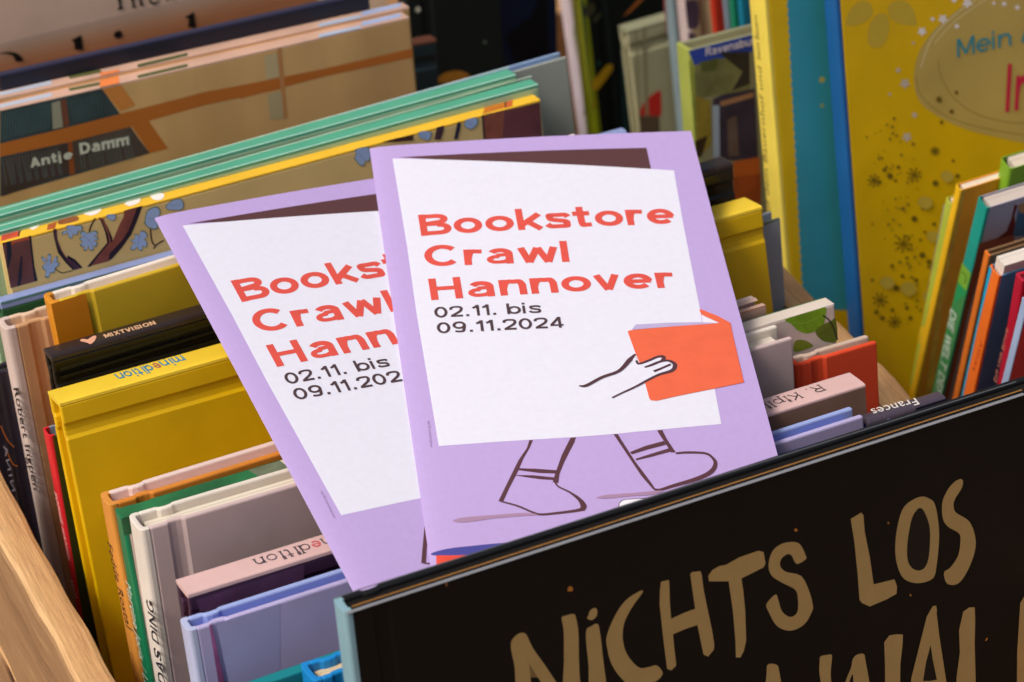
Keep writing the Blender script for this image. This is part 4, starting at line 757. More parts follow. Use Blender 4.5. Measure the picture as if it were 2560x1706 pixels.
   ('Q','#c0a58c','ink',[(0,0.20812),(0,0.20601),(0,0.20042),(0,0.1993),(0,0.20283)])])]),
dict(name='slate_book',label='slate grey narrow book at the top edge, right of the red one',type='side',loc=(0.20892,0.18426,0.006),rot=(-0.20947,-0.01707,0.00363),w=0.0300,t=0.0040,H=0.2406,front='#6f7f8e'),
dict(name='emerald_book',label='emerald green narrow book at the top edge, right of the slate one',type='side',loc=(0.20865,0.17776,0.006),rot=(-0.20947,-0.01707,0.00363),w=0.0300,t=0.0040,H=0.2437,front='#167a5c'),
dict(name='cerulean_book',label='teal blue cover at the top edge, left of the pale yellow spine',type='side',loc=(0.20942,0.17126,0.006),rot=(-0.20947,-0.01707,0.00363),w=0.0500,t=0.0040,H=0.2466,front='#0f7391'),
dict(name='picture_box',label="boxed children's game with a blue brand band and a castle picture",type='side',loc=(0.14878,0.10876,0.006),rot=(-0.20944,0.00549,-0.00117),w=0.0750,t=0.0110,H=0.2422,front='#8f9070',spine='#a3ad52',cat='boxed game',fk='cover',round=0.002,nohinge=1,
 art=[('cover_print','front',[
   ('P','#2b4bb5','cover',[(0,0.24217),(0.02758,0.24211),(0.02779,0.23523),(0.00236,0.23572)]),
   ('P','#7d7f52','art',[(0.00236,0.23572),(0.02597,0.23567),(0.02538,0.21936),(0.00966,0.22127),(0.00182,0.22173)]),
   ('P','#5f6a3a','art',[(0.0045,0.23643),(0.01338,0.23625),(0.01089,0.23091),(0.00524,0.2323)]),
   ('P','#a0b050','art',[(0,0.23902),(0.00236,0.23572),(0,0.19758),(0,0.19788)]),
   ('P','#9a8a34','art',[(0.00167,0.22326),(0.00796,0.21969),(0.00716,0.2018),(0.00045,0.19695)]),
   ('P','#33302c','art',[(0.01301,0.23831),(0.02623,0.2356),(0.02559,0.22232),(0.01757,0.2213),(0.0228,0.22799)]),
   ('P','#3a3448','art',[(0.00903,0.21993),(0.01332,0.22086),(0.02754,0.21983),(0.02717,0.19055),(0.01552,0.19254),(0.00828,0.19543)]),
   ('P','#a5b9cf','cover',[(0.00885,0.21747),(0.0117,0.21676),(0.0104,0.19539),(0.0075,0.19563)]),
   ('P','#a9805c','matte',[(0.01206,0.21817),(0.02692,0.21848),(0.02689,0.21648),(0.01244,0.21607)]),
   ('P','#6a5a54','art',[(0.01465,0.20999),(0.01895,0.21092),(0.01881,0.19373),(0.01406,0.19445)]),
   ('P','#c2652a','cover',[(0.01601,0.19191),(0.02773,0.19092),(0.02693,0.17105),(0.01476,0.17428)]),
   ('P','#3a2a1a','art',[(0,0.20465),(0.00586,0.20567),(0.00264,0.1979),(0,0.19758)]),
   ('P','#9a4a20','art',[(0.01555,0.18538),(0.02778,0.18373),(0.02693,0.17105),(0.01476,0.17428)])]),
  ('title_lettering','front',[
   ('T','#e6e2ee','ink','G','Ravensburger',0.2,(0.00726,0.23833),(0.02839,-0.00053),(0.00006,0.00343))])]),
dict(name='farm_book',label='yellow picture book with a wavy teal border and a pale yellow lettered spine',type='side',loc=(0.16254,0.05735,0.006),rot=(-0.24086,0,0),w=0.2000,t=0.0125,H=0.3058,front='#e3bb0c',spine='#eed75a',round=0.002,sq=0.3,nohinge=1,
 art=[('cover_print','front',[
   ('P','#3a9fb2','cover',[(0.01004,0.30353),(0.00999,0.302),(0.0106,0.30016),(0.00989,0.29863),(0.0105,0.29679),(0.00979,0.29525),(0.01041,0.29341),(0.00969,0.29187),(0.01031,0.29002),(0.00959,0.28848),(0.01021,0.28662),(0.00949,0.28508),(0.01011,0.28322),(0.00939,0.28167),(0.01001,0.2798),(0.00929,0.27826),(0.00991,0.27638),(0.00919,0.27483),(0.00981,0.27296),(0.00909,0.2714),(0.00971,0.26952),(0.00899,0.26796),(0.0096,0.26608),(0.00889,0.26452),(0.0095,0.26263),(0.00878,0.26106),(0.0094,0.25917),(0.00868,0.2576),(0.0093,0.2557),(0.00858,0.25413),(0.0092,0.25222),(0.00848,0.25065),(0.0091,0.24874),(0.00837,0.24716),(0.00899,0.24525),(0.00827,0.24367),(0.00889,0.24175),(0.00817,0.24017),(0.00879,0.23824),(0.00806,0.23666),(0.00869,0.23472),(0.00796,0.23314),(0.00858,0.2312),(0.00786,0.22961),(0.00848,0.22767),(0.00775,0.22607),(0.00838,0.22413),(0.00765,0.22253),(0.00827,0.22058),(0.00754,0.21898),(0.00817,0.21702),(0.00744,0.21542),(0.00806,0.21346),(0.00733,0.21185),(0.00796,0.20988),(0.00723,0.20827),(0.00785,0.2063),(0.00712,0.20469),(0.00775,0.20271),(0.00701,0.20109),(0.00764,0.19911),(0.00691,0.19749),(0.00754,0.1955),(0.0068,0.19388),(0.00743,0.19189),(0.00669,0.19026),(0.00733,0.18826),(0.00659,0.18663),(0.00722,0.18463),(0.00648,0.183),(0.00711,0.18099),(0.00637,0.17935),(0.00701,0.17734),(0.00626,0.1757),(0.0069,0.17368),(0.00616,0.17204),(0.00679,0.17001),(0.00605,0.16837),(0.00668,0.16633),(0.00594,0.16469),(0.00658,0.16265),(0.00583,0.161),(0.00647,0.15896),(0.00572,0.1573),(0.00636,0.15525),(0.05745,0.13949),(0.06084,0.29184)]),
   ('Q','#b9b45a','ink',[(0.02047,0.2464),(0.02156,0.24709),(0.02303,0.246),(0.02241,0.24471),(0.02086,0.24486)]),
   ('Q','#9fae6a','ink',[(0.01997,0.23592),(0.02095,0.2364),(0.02181,0.23545),(0.02081,0.23474)])]),
  ('spine_lettering','spine',[
   ('T','#6f6336','ink','B','Auf dem Bauernhof und',0.005,(0.00919,0.18975),(-0.00288,0.06445),(0.00331,0.00015)),
   ('T','#6f6336','ink','B','beim Bauern',0.005,(0.00642,0.25736),(-0.00006,0.01741),(0.00294,0.00001))])]),
dict(name='album',label='large yellow album with an oval title panel, silver stars and brown flowers',type='side',loc=(0.18364,0.04085,0.006),rot=(-0.24086,0,0),w=0.2500,t=0.0095,H=0.3087,cat='album',front='#e4b909',spine='#1c5c9c',back='#e4b909',round=0.002,sq=0.35,fk='cover',rough=0.38,nohinge=1,
 art=[('cover_print','front',[
   ('Q','#c9ac3a','ink',[(0.00379,0.27585),(0.00508,0.27928),(0.00837,0.28223),(0.01197,0.28253),(0.01487,0.2802),(0.0151,0.2764),(0.01187,0.27437),(0.00721,0.27385),(0.00421,0.27472)]),
   ('Q','#c9ac3a','ink',[(0.01246,0.26858),(0.01382,0.27296),(0.0171,0.27569),(0.02067,0.27506),(0.02192,0.271),(0.02079,0.26608),(0.01825,0.26315),(0.01465,0.26342),(0.0125,0.26574)]),
   ('Q','#c9ac3a','ink',[(0.02188,0.27759),(0.0256,0.27905),(0.02965,0.27784),(0.0325,0.2741),(0.03365,0.26816),(0.03156,0.26796),(0.0265,0.26989),(0.02259,0.27319)]),
   ('Q','#c2a85c','cover',[(0.03112,0.24811),(0.03399,0.25697),(0.04184,0.26458),(0.05178,0.26932),(0.06348,0.27365),(0.08132,0.27577),(0.10622,0.27152),(0.13291,0.25392),(0.14143,0.23219),(0.12957,0.21357),(0.10688,0.20434),(0.08493,0.20669),(0.06715,0.21378),(0.04974,0.2227),(0.03624,0.23315),(0.03178,0.23992)]),
   ('C','#d9cb94','ink',0.00058,[(0.03425,0.25053),(0.03986,0.2611),(0.05081,0.26796),(0.05981,0.27135)]),
   ('C','#d9cb94','ink',0.00044,[(0.04057,0.25854),(0.04884,0.26448),(0.05967,0.26901),(0.06687,0.27126)]),
   ('C','#8f7a34','ink',0.00029,[(0.03198,0.2479),(0.03321,0.24037),(0.03971,0.23226),(0.04988,0.22479),(0.06378,0.21794),(0.07792,0.21215)]),
   ('C','#8f7a34','ink',0.00029,[(0.04188,0.25184),(0.04268,0.24523),(0.04703,0.23607),(0.05539,0.22746),(0.06753,0.22059),(0.07818,0.21688)]),
   ('P','#e9e4e6','ink',[(0.05836,0.26973),(0.05664,0.26989),(0.05582,0.26867),(0.05511,0.27024),(0.05342,0.27085),(0.0547,0.27166),(0.05448,0.27326),(0.05598,0.27219),(0.05754,0.27257),(0.05718,0.2711)]),
   ('P','#e9e4e6','ink',[(0.05175,0.27286),(0.05072,0.27295),(0.05023,0.27222),(0.04981,0.27316),(0.0488,0.27352),(0.04957,0.27401),(0.04944,0.27497),(0.05033,0.27433),(0.05126,0.27455),(0.05104,0.27367)]),
   ('P','#e9e4e6','ink',[(0.04725,0.26611),(0.04566,0.26626),(0.04488,0.26512),(0.04424,0.26658),(0.04266,0.26716),(0.04386,0.26791),(0.04366,0.2694),(0.04504,0.2684),(0.0465,0.26876),(0.04615,0.26739)]),
   ('P','#e9e4e6','ink',[(0.04165,0.26779),(0.04085,0.26786),(0.04046,0.26729),(0.04014,0.26803),(0.03936,0.26831),(0.03996,0.26869),(0.03986,0.26943),(0.04055,0.26893),(0.04127,0.26911),(0.0411,0.26843)]),
   ('P','#e9e4e6','ink',[(0.03783,0.26352),(0.03635,0.26367),(0.03563,0.26261),(0.03504,0.26397),(0.03358,0.2645),(0.03469,0.2652),(0.03451,0.26658),(0.03579,0.26566),(0.03713,0.26598),(0.03681,0.26471)]),
   ('P','#e9e4e6','ink',[(0.05216,0.26234),(0.05124,0.26243),(0.0508,0.26178),(0.05042,0.26262),(0.04952,0.26295),(0.05021,0.26338),(0.05009,0.26424),(0.05088,0.26366),(0.05172,0.26386),(0.05152,0.26308)]),
   ('P','#e9e4e6','ink',[(0.07326,0.26618),(0.07233,0.26627),(0.07189,0.26561),(0.0715,0.26645),(0.07059,0.26678),(0.07128,0.26722),(0.07115,0.26808),(0.07196,0.2675),(0.0728,0.26771),(0.07261,0.26692)]),
   ('P','#e9e4e6','ink',[(0.07898,0.26337),(0.07805,0.26346),(0.07761,0.2628),(0.07722,0.26365),(0.0763,0.26398),(0.07699,0.26441),(0.07687,0.26528),(0.07768,0.2647),(0.07852,0.2649),(0.07833,0.26411)]),
   ('P','#e9e4e6','ink',[(0.06839,0.26776),(0.0677,0.26782),(0.06736,0.26733),(0.06708,0.26796),(0.06639,0.26821),(0.06691,0.26853),(0.06682,0.26918),(0.06742,0.26874),(0.06805,0.2689),(0.06791,0.26831)]),
   ('P','#c9bdb0','ink',[(0.02937,0.2448),(0.02767,0.24497),(0.02683,0.24374),(0.02615,0.24533),(0.02448,0.24596),(0.02576,0.24677),(0.02555,0.24838),(0.02703,0.24729),(0.02858,0.24767),(0.02821,0.24619)]),
   ('P','#c9bdb0','ink',[(0.0257,0.25132),(0.02479,0.25141),(0.02435,0.25076),(0.02399,0.2516),(0.0231,0.25193),(0.02378,0.25236),(0.02367,0.25322),(0.02445,0.25264),(0.02528,0.25284),(0.02508,0.25206)]),
   ('P','#c9bdb0','ink',[(0.0286,0.22341),(0.027,0.22358),(0.02621,0.22242),(0.02558,0.22393),(0.024,0.22454),(0.0252,0.22529),(0.02501,0.22683),(0.0264,0.22579),(0.02786,0.22613),(0.02751,0.22473)]),
   ('P','#c9bdb0','ink',[(0.03168,0.23178),(0.03065,0.23189),(0.03015,0.23114),(0.02974,0.23211),(0.02872,0.23249),(0.0295,0.23298),(0.02937,0.23396),(0.03026,0.2333),(0.0312,0.23352),(0.03097,0.23262)]),
   ('P','#c9bdb0','ink',[(0.02095,0.24306),(0.02039,0.24312),(0.02011,0.24271),(0.01989,0.24324),(0.01933,0.24345),(0.01975,0.24372),(0.01969,0.24426),(0.02018,0.24389),(0.02069,0.24402),(0.02057,0.24352)]),
   ('P','#c9bdb0','ink',[(0.03246,0.26061),(0.03189,0.26066),(0.03162,0.26026),(0.03139,0.26078),(0.03083,0.26099),(0.03126,0.26125),(0.03119,0.26179),(0.03168,0.26143),(0.0322,0.26156),(0.03207,0.26107)]),
   ('S','#76601a','ink',[0.00032,0.00067],[(0.01096,0.21094),(0.01385,0.20989)]),
   ('S','#76601a','ink',[0.00032,0.00067],[(0.01096,0.21094),(0.01265,0.20834)]),
   ('S','#76601a','ink',[0.00032,0.00067],[(0.01096,0.21094),(0.01047,0.2083)]),
   ('S','#76601a','ink',[0.00032,0.00067],[(0.01096,0.21094),(0.00857,0.20981)]),
   ('S','#76601a','ink',[0.00032,0.00067],[(0.01096,0.21094),(0.00808,0.21197)]),
   ('S','#76601a','ink',[0.00032,0.00067],[(0.01096,0.21094),(0.00927,0.21353)]),
   ('S','#76601a','ink',[0.00032,0.00067],[(0.01096,0.21094),(0.01144,0.21357)]),
   ('S','#76601a','ink',[0.00032,0.00067],[(0.01096,0.21094),(0.01334,0.21207)]),
   ('S','#76601a','ink',[0.00032,0.00067],[(0.0284,0.20862),(0.03149,0.20687)]),
   ('S','#76601a','ink',[0.00032,0.00067],[(0.0284,0.20862),(0.02975,0.20549)]),
   ('S','#76601a','ink',[0.00032,0.00067],[(0.0284,0.20862),(0.02722,0.20594)]),
   ('S','#76601a','ink',[0.00032,0.00067],[(0.0284,0.20862),(0.02538,0.20795)]),
   ('S','#76601a','ink',[0.00032,0.00067],[(0.0284,0.20862),(0.02531,0.21035)]),
   ('S','#76601a','ink',[0.00032,0.00067],[(0.0284,0.20862),(0.02704,0.21173)]),
   ('S','#76601a','ink',[0.00032,0.00067],[(0.0284,0.20862),(0.02957,0.21129)]),
   ('S','#76601a','ink',[0.00032,0.00067],[(0.0284,0.20862),(0.03141,0.20928)]),
   ('S','#76601a','ink',[0.00032,0.00067],[(0.0381,0.2159),(0.04013,0.21499)]),
   ('S','#76601a','ink',[0.00032,0.00067],[(0.0381,0.2159),(0.03916,0.21399)]),
   ('S','#76601a','ink',[0.00032,0.00067],[(0.0381,0.2159),(0.03756,0.21412)]),
   ('S','#76601a','ink',[0.00032,0.00067],[(0.0381,0.2159),(0.03629,0.21529)]),
   ('S','#76601a','ink',[0.00032,0.00067],[(0.0381,0.2159),(0.03608,0.21682)]),
   ('S','#76601a','ink',[0.00032,0.00067],[(0.0381,0.2159),(0.03705,0.21781)]),
   ('S','#76601a','ink',[0.00032,0.00067],[(0.0381,0.2159),(0.03864,0.21769)]),
   ('S','#76601a','ink',[0.00032,0.00067],[(0.0381,0.2159),(0.03992,0.21652)]),
   ('S','#76601a','ink',[0.00035,0.00074],[(0.02175,0.18193),(0.02555,0.18052)]),
   ('S','#76601a','ink',[0.00035,0.00074],[(0.02175,0.18193),(0.02399,0.17847)]),
   ('S','#76601a','ink',[0.00035,0.00074],[(0.02175,0.18193),(0.02111,0.17844)]),
   ('S','#76601a','ink',[0.00035,0.00074],[(0.02175,0.18193),(0.01862,0.18046)]),
   ('S','#76601a','ink',[0.00035,0.00074],[(0.02175,0.18193),(0.01795,0.18333)]),
   ('S','#76601a','ink',[0.00035,0.00074],[(0.02175,0.18193),(0.01951,0.18538)]),
   ('S','#76601a','ink',[0.00035,0.00074],[(0.02175,0.18193),(0.02237,0.18541)]),
   ('S','#76601a','ink',[0.00035,0.00074],[(0.02175,0.18193),(0.02488,0.1834)]),
   ('S','#76601a','ink',[0.00032,0.00067],[(0.00996,0.16171),(0.01323,0.15979)]),
   ('S','#76601a','ink',[0.00032,0.00067],[(0.00996,0.16171),(0.01138,0.15832)]),
   ('S','#76601a','ink',[0.00032,0.00067],[(0.00996,0.16171),(0.0087,0.15884)]),
   ('S','#76601a','ink',[0.00032,0.00067],[(0.00996,0.16171),(0.00677,0.16104)]),
   ('S','#76601a','ink',[0.00032,0.00067],[(0.00996,0.16171),(0.00671,0.16363)]),
   ('S','#76601a','ink',[0.00032,0.00067],[(0.00996,0.16171),(0.00855,0.16509)]),
   ('S','#76601a','ink',[0.00032,0.00067],[(0.00996,0.16171),(0.01122,0.16458)]),
   ('S','#76601a','ink',[0.00032,0.00067],[(0.00996,0.16171),(0.01316,0.16239)]),
   ('S','#76601a','ink',[0.00032,0.00067],[(0.01561,0.15078),(0.01856,0.14964)]),
   ('S','#76601a','ink',[0.00032,0.00067],[(0.01561,0.15078),(0.01734,0.14804)]),
   ('S','#76601a','ink',[0.00032,0.00067],[(0.01561,0.15078),(0.01511,0.14804)]),
   ('S','#76601a','ink',[0.00032,0.00067],[(0.01561,0.15078),(0.01317,0.14965)]),
   ('S','#76601a','ink',[0.00032,0.00067],[(0.01561,0.15078),(0.01266,0.15191)]),
   ('S','#76601a','ink',[0.00032,0.00067],[(0.01561,0.15078),(0.01387,0.15351)]),
   ('S','#76601a','ink',[0.00032,0.00067],[(0.01561,0.15078),(0.0161,0.15352)]),
   ('S','#76601a','ink',[0.00032,0.00067],[(0.01561,0.15078),(0.01804,0.15192)]),
   ('Q','#76601a','ink',[(0.03981,0.23644),(0.04128,0.23736),(0.04259,0.23574),(0.04112,0.23482)]),
   ('Q','#76601a','ink',[(0.04524,0.23021),(0.04635,0.2309),(0.04734,0.22967),(0.04623,0.22898)]),
   ('Q','#76601a','ink',[(0.04078,0.22696),(0.0417,0.22754),(0.04252,0.22651),(0.0416,0.22594)]),
   ('Q','#76601a','ink',[(0.048,0.23729),(0.04892,0.23786),(0.04974,0.23685),(0.04882,0.23627)]),
   ('Q','#76601a','ink',[(0.01643,0.21145),(0.0179,0.21237),(0.01919,0.21072),(0.01772,0.2098)]),
   ('Q','#76601a','ink',[(0.02083,0.21389),(0.02175,0.21446),(0.02255,0.21343),(0.02163,0.21286)]),
   ('Q','#76601a','ink',[(0.01471,0.21435),(0.01563,0.21493),(0.01644,0.2139),(0.01552,0.21333)]),
   ('Q','#76601a','ink',[(0.0123,0.21009),(0.01322,0.21067),(0.01402,0.20964),(0.0131,0.20906)]),
   ('Q','#76601a','ink',[(0.0194,0.2087),(0.02014,0.20916),(0.02078,0.20833),(0.02005,0.20787)]),
   ('Q','#76601a','ink',[(0.01438,0.21933),(0.01493,0.21967),(0.01541,0.21906),(0.01486,0.21871)]),
   ('Q','#76601a','ink',[(0.03603,0.2033),(0.03751,0.20423),(0.03883,0.20256),(0.03734,0.20163)]),
   ('Q','#76601a','ink',[(0.04622,0.20357),(0.04734,0.20427),(0.04834,0.20301),(0.04722,0.20232)]),
   ('Q','#76601a','ink',[(0.04503,0.21016),(0.04577,0.21062),(0.04644,0.20979),(0.04569,0.20932)]),
   ('Q','#76601a','ink',[(0.03045,0.19454),(0.03157,0.19523),(0.03255,0.19397),(0.03144,0.19328)]),
   ('Q','#76601a','ink',[(0.02578,0.19132),(0.02727,0.19224),(0.02858,0.19056),(0.02709,0.18963)]),
   ('Q','#76601a','ink',[(0.02826,0.17545),(0.02976,0.17638),(0.03107,0.17467),(0.02958,0.17374)]),
   ('Q','#76601a','ink',[(0.03124,0.17176),(0.03255,0.17258),(0.03371,0.17108),(0.0324,0.17026)]),
   ('Q','#76601a','ink',[(0.01517,0.17455),(0.0161,0.17513),(0.01692,0.17406),(0.01598,0.17348)]),
   ('Q','#76601a','ink',[(0.01942,0.16916),(0.02035,0.16975),(0.02117,0.16867),(0.02024,0.16809)]),
   ('Q','#76601a','ink',[(0.01592,0.16509),(0.01741,0.16602),(0.01872,0.16431),(0.01722,0.16338)]),
   ('Q','#76601a','ink',[(0.02545,0.16579),(0.02638,0.16637),(0.02721,0.1653),(0.02627,0.16472)]),
   ('Q','#76601a','ink',[(0.02204,0.17599),(0.02279,0.17646),(0.02344,0.17561),(0.0227,0.17514)]),
   ('Q','#76601a','ink',[(0.03066,0.1845),(0.03141,0.18496),(0.03207,0.18411),(0.03132,0.18365)]),
   ('Q','#76601a','ink',[(0.00681,0.15754),(0.00793,0.15824),(0.0089,0.15694),(0.00778,0.15625)]),
   ('Q','#76601a','ink',[(0.01403,0.15633),(0.01497,0.15691),(0.01579,0.15583),(0.01485,0.15525)]),
   ('Q','#76601a','ink',[(0.02153,0.15079),(0.02266,0.15148),(0.02365,0.15018),(0.02252,0.14948)]),
   ('Q','#76601a','ink',[(0.0064,0.17113),(0.00714,0.17159),(0.00779,0.17074),(0.00705,0.17028)]),
   ('Q','#76601a','ink',[(0.00924,0.1543),(0.01036,0.155),(0.01134,0.1537),(0.01022,0.15301)]),
   ('Q','#76601a','ink',[(0.02042,0.15536),(0.02135,0.15594),(0.02218,0.15486),(0.02124,0.15427)]),
   ('Q','#76601a','ink',[(0.00828,0.19391),(0.00884,0.19426),(0.00932,0.19363),(0.00876,0.19328)]),
   ('Q','#76601a','ink',[(0.02851,0.18174),(0.02926,0.18221),(0.02991,0.18136),(0.02917,0.18089)]),
   ('Q','#76601a','ink',[(0.02233,0.18511),(0.02288,0.18545),(0.02337,0.18482),(0.02282,0.18447)]),
   ('Q','#76601a','ink',[(0.03475,0.18672),(0.03568,0.1873),(0.03651,0.18624),(0.03557,0.18566)]),
   ('Q','#84702a','ink',[(0.01742,0.23198),(0.01801,0.23235),(0.01852,0.2317),(0.01793,0.23133)]),
   ('Q','#84702a','ink',[(0.0205,0.23373),(0.02125,0.2342),(0.02191,0.23337),(0.02116,0.23289)]),
   ('Q','#84702a','ink',[(0.0147,0.23027),(0.01509,0.23051),(0.01543,0.23008),(0.01504,0.22983)]),
   ('Q','#84702a','ink',[(0.01266,0.2297),(0.01297,0.2299),(0.01325,0.22954),(0.01293,0.22935)]),
   ('Q','#84702a','ink',[(0.01956,0.22801),(0.02019,0.2284),(0.02075,0.2277),(0.02011,0.22731)]),
   ('Q','#84702a','ink',[(0.0195,0.23065),(0.02024,0.23112),(0.0209,0.23029),(0.02015,0.22982)]),
   ('Q','#84702a','ink',[(0.02125,0.22664),(0.02183,0.22701),(0.02234,0.22636),(0.02176,0.226)]),
   ('Q','#84702a','ink',[(0.01829,0.22595),(0.01894,0.22635),(0.0195,0.22563),(0.01885,0.22523)]),
   ('Q','#84702a','ink',[(0.02793,0.22151),(0.02872,0.22201),(0.02942,0.22113),(0.02863,0.22063)]),
   ('Q','#84702a','ink',[(0.01286,0.21957),(0.01355,0.22),(0.01415,0.21923),(0.01346,0.2188)]),
   ('Q','#84702a','ink',[(0.0157,0.22207),(0.01601,0.22226),(0.01627,0.22192),(0.01597,0.22172)]),
   ('Q','#84702a','ink',[(0.00847,0.22932),(0.00901,0.22966),(0.00948,0.22906),(0.00894,0.22873)]),
   ('Q','#84702a','ink',[(0.02805,0.21533),(0.02843,0.21557),(0.02876,0.21515),(0.02839,0.21491)]),
   ('Q','#84702a','ink',[(0.02286,0.22371),(0.0233,0.22398),(0.02369,0.22349),(0.02325,0.22321)]),
   ('Q','#84702a','ink',[(0.01319,0.22078),(0.01352,0.22099),(0.01381,0.22062),(0.01347,0.22041)]),
   ('Q','#84702a','ink',[(0.0227,0.21842),(0.02335,0.21882),(0.02392,0.2181),(0.02327,0.21769)]),
   ('Q','#84702a','ink',[(0.01814,0.21412),(0.01867,0.21445),(0.01913,0.21386),(0.0186,0.21354)]),
   ('Q','#84702a','ink',[(0.01134,0.21801),(0.01165,0.2182),(0.01191,0.21786),(0.01161,0.21767)]),
   ('Q','#84702a','ink',[(0.01577,0.21527),(0.01649,0.21572),(0.01712,0.21491),(0.0164,0.21446)]),
   ('Q','#84702a','ink',[(0.0221,0.21127),(0.02248,0.21151),(0.02282,0.21108),(0.02243,0.21084)]),
   ('Q','#84702a','ink',[(0.03099,0.20851),(0.03131,0.20871),(0.03159,0.20835),(0.03127,0.20816)]),
   ('Q','#84702a','ink',[(0.01643,0.21154),(0.017,0.21191),(0.01751,0.21126),(0.01693,0.2109)]),
   ('Q','#84702a','ink',[(0.02603,0.21169),(0.02637,0.2119),(0.02667,0.21152),(0.02633,0.21131)]),
   ('Q','#84702a','ink',[(0.02889,0.20275),(0.02926,0.20298),(0.02958,0.20257),(0.02921,0.20234)]),
   ('Q','#84702a','ink',[(0.02642,0.20718),(0.02695,0.20752),(0.02742,0.20692),(0.02689,0.20659)]),
   ('Q','#84702a','ink',[(0.02075,0.211),(0.02117,0.21127),(0.02154,0.21079),(0.02111,0.21053)]),
   ('Q','#84702a','ink',[(0.02465,0.20673),(0.02527,0.20712),(0.02581,0.20643),(0.02519,0.20604)]),
   ('Q','#84702a','ink',[(0.01888,0.21522),(0.01936,0.21551),(0.01977,0.21498),(0.0193,0.21469)]),
   ('Q','#84702a','ink',[(0.01532,0.19779),(0.01579,0.19808),(0.01619,0.19756),(0.01573,0.19727)]),
   ('Q','#84702a','ink',[(0.01377,0.20173),(0.01412,0.20194),(0.01442,0.20155),(0.01407,0.20134)]),
   ('Q','#84702a','ink',[(0.02123,0.20139),(0.02159,0.20161),(0.0219,0.20121),(0.02154,0.20098)]),
   ('Q','#84702a','ink',[(0.01914,0.19788),(0.01959,0.19816),(0.01999,0.19765),(0.01954,0.19737)]),
   ('Q','#84702a','ink',[(0.01891,0.20136),(0.01948,0.20172),(0.01999,0.20107),(0.01941,0.20071)]),
   ('Q','#84702a','ink',[(0.02236,0.19579),(0.02285,0.19609),(0.02328,0.19554),(0.02279,0.19523)]),
   ('Q','#84702a','ink',[(0.02397,0.19774),(0.02473,0.19822),(0.0254,0.19736),(0.02464,0.19688)]),
   ('Q','#84702a','ink',[(0.02068,0.19697),(0.02107,0.19721),(0.02142,0.19677),(0.02102,0.19652)]),
   ('Q','#84702a','ink',[(0.0217,0.19672),(0.0226,0.19728),(0.02339,0.19627),(0.02249,0.19571)]),
   ('Q','#84702a','ink',[(0.02422,0.20072),(0.02464,0.20099),(0.02501,0.20051),(0.02459,0.20024)]),
   ('Q','#84702a','ink',[(0.01505,0.19199),(0.01575,0.19243),(0.01637,0.19163),(0.01566,0.19119)]),
   ('Q','#84702a','ink',[(0.01992,0.19068),(0.02028,0.1909),(0.02059,0.1905),(0.02024,0.19027)]),
   ('Q','#84702a','ink',[(0.02359,0.18416),(0.02399,0.18442),(0.02434,0.18396),(0.02394,0.18371)]),
   ('Q','#84702a','ink',[(0.01651,0.1891),(0.01696,0.18938),(0.01735,0.18887),(0.0169,0.18859)]),
   ('Q','#84702a','ink',[(0.02513,0.18447),(0.02564,0.18478),(0.02608,0.18421),(0.02557,0.1839)]),
   ('Q','#84702a','ink',[(0.01337,0.18658),(0.01379,0.18684),(0.01416,0.18636),(0.01374,0.1861)]),
   ('Q','#84702a','ink',[(0.01734,0.19325),(0.01797,0.19364),(0.01852,0.19293),(0.01789,0.19253)]),
   ('Q','#84702a','ink',[(0.02341,0.18468),(0.02396,0.18502),(0.02444,0.1844),(0.02389,0.18406)]),
   ('Q','#84702a','ink',[(0.02003,0.19025),(0.02058,0.1906),(0.02106,0.18997),(0.02051,0.18963)]),
   ('Q','#84702a','ink',[(0.01797,0.18644),(0.01853,0.18679),(0.01903,0.18616),(0.01846,0.18581)]),
   ('Q','#84702a','ink',[(0.02355,0.18463),(0.02387,0.18483),(0.02416,0.18446),(0.02383,0.18426)]),
   ('Q','#84702a','ink',[(0.02553,0.17548),(0.02629,0.17595),(0.02696,0.17508),(0.0262,0.1746)]),
   ('Q','#84702a','ink',[(0.02383,0.17967),(0.02428,0.17995),(0.02467,0.17944),(0.02422,0.17916)]),
   ('Q','#84702a','ink',[(0.02763,0.17225),(0.02811,0.17255),(0.02853,0.172),(0.02805,0.1717)]),
   ('Q','#84702a','ink',[(0.02727,0.17879),(0.02762,0.17901),(0.02793,0.17861),(0.02758,0.17839)]),
   ('Q','#84702a','ink',[(0.02457,0.17877),(0.02513,0.17912),(0.02563,0.17847),(0.02506,0.17812)]),
   ('Q','#84702a','ink',[(0.01735,0.18088),(0.01769,0.18109),(0.01798,0.18071),(0.01765,0.1805)]),
   ('Q','#84702a','ink',[(0.01883,0.17518),(0.01958,0.17565),(0.02024,0.17479),(0.01949,0.17432)]),
   ('Q','#84702a','ink',[(0.02484,0.1797),(0.02518,0.17992),(0.02548,0.17953),(0.02514,0.17931)]),
   ('Q','#84702a','ink',[(0.02577,0.16368),(0.02639,0.16406),(0.02694,0.16335),(0.02631,0.16296)]),
   ('Q','#84702a','ink',[(0.03126,0.16973),(0.03219,0.17031),(0.03302,0.16924),(0.03208,0.16866)]),
   ('Q','#84702a','ink',[(0.0232,0.17221),(0.02388,0.17263),(0.02448,0.17185),(0.0238,0.17143)]),
   ('Q','#84702a','ink',[(0.02526,0.16529),(0.02575,0.16559),(0.02618,0.16503),(0.02569,0.16473)]),
   ('Q','#84702a','ink',[(0.02318,0.17095),(0.02358,0.17119),(0.02393,0.17074),(0.02353,0.17049)]),
   ('Q','#84702a','ink',[(0.02225,0.17372),(0.02296,0.17416),(0.02358,0.17335),(0.02287,0.17291)]),
   ('Q','#84702a','ink',[(0.01626,0.17263),(0.01666,0.17288),(0.01701,0.17242),(0.01661,0.17217)]),
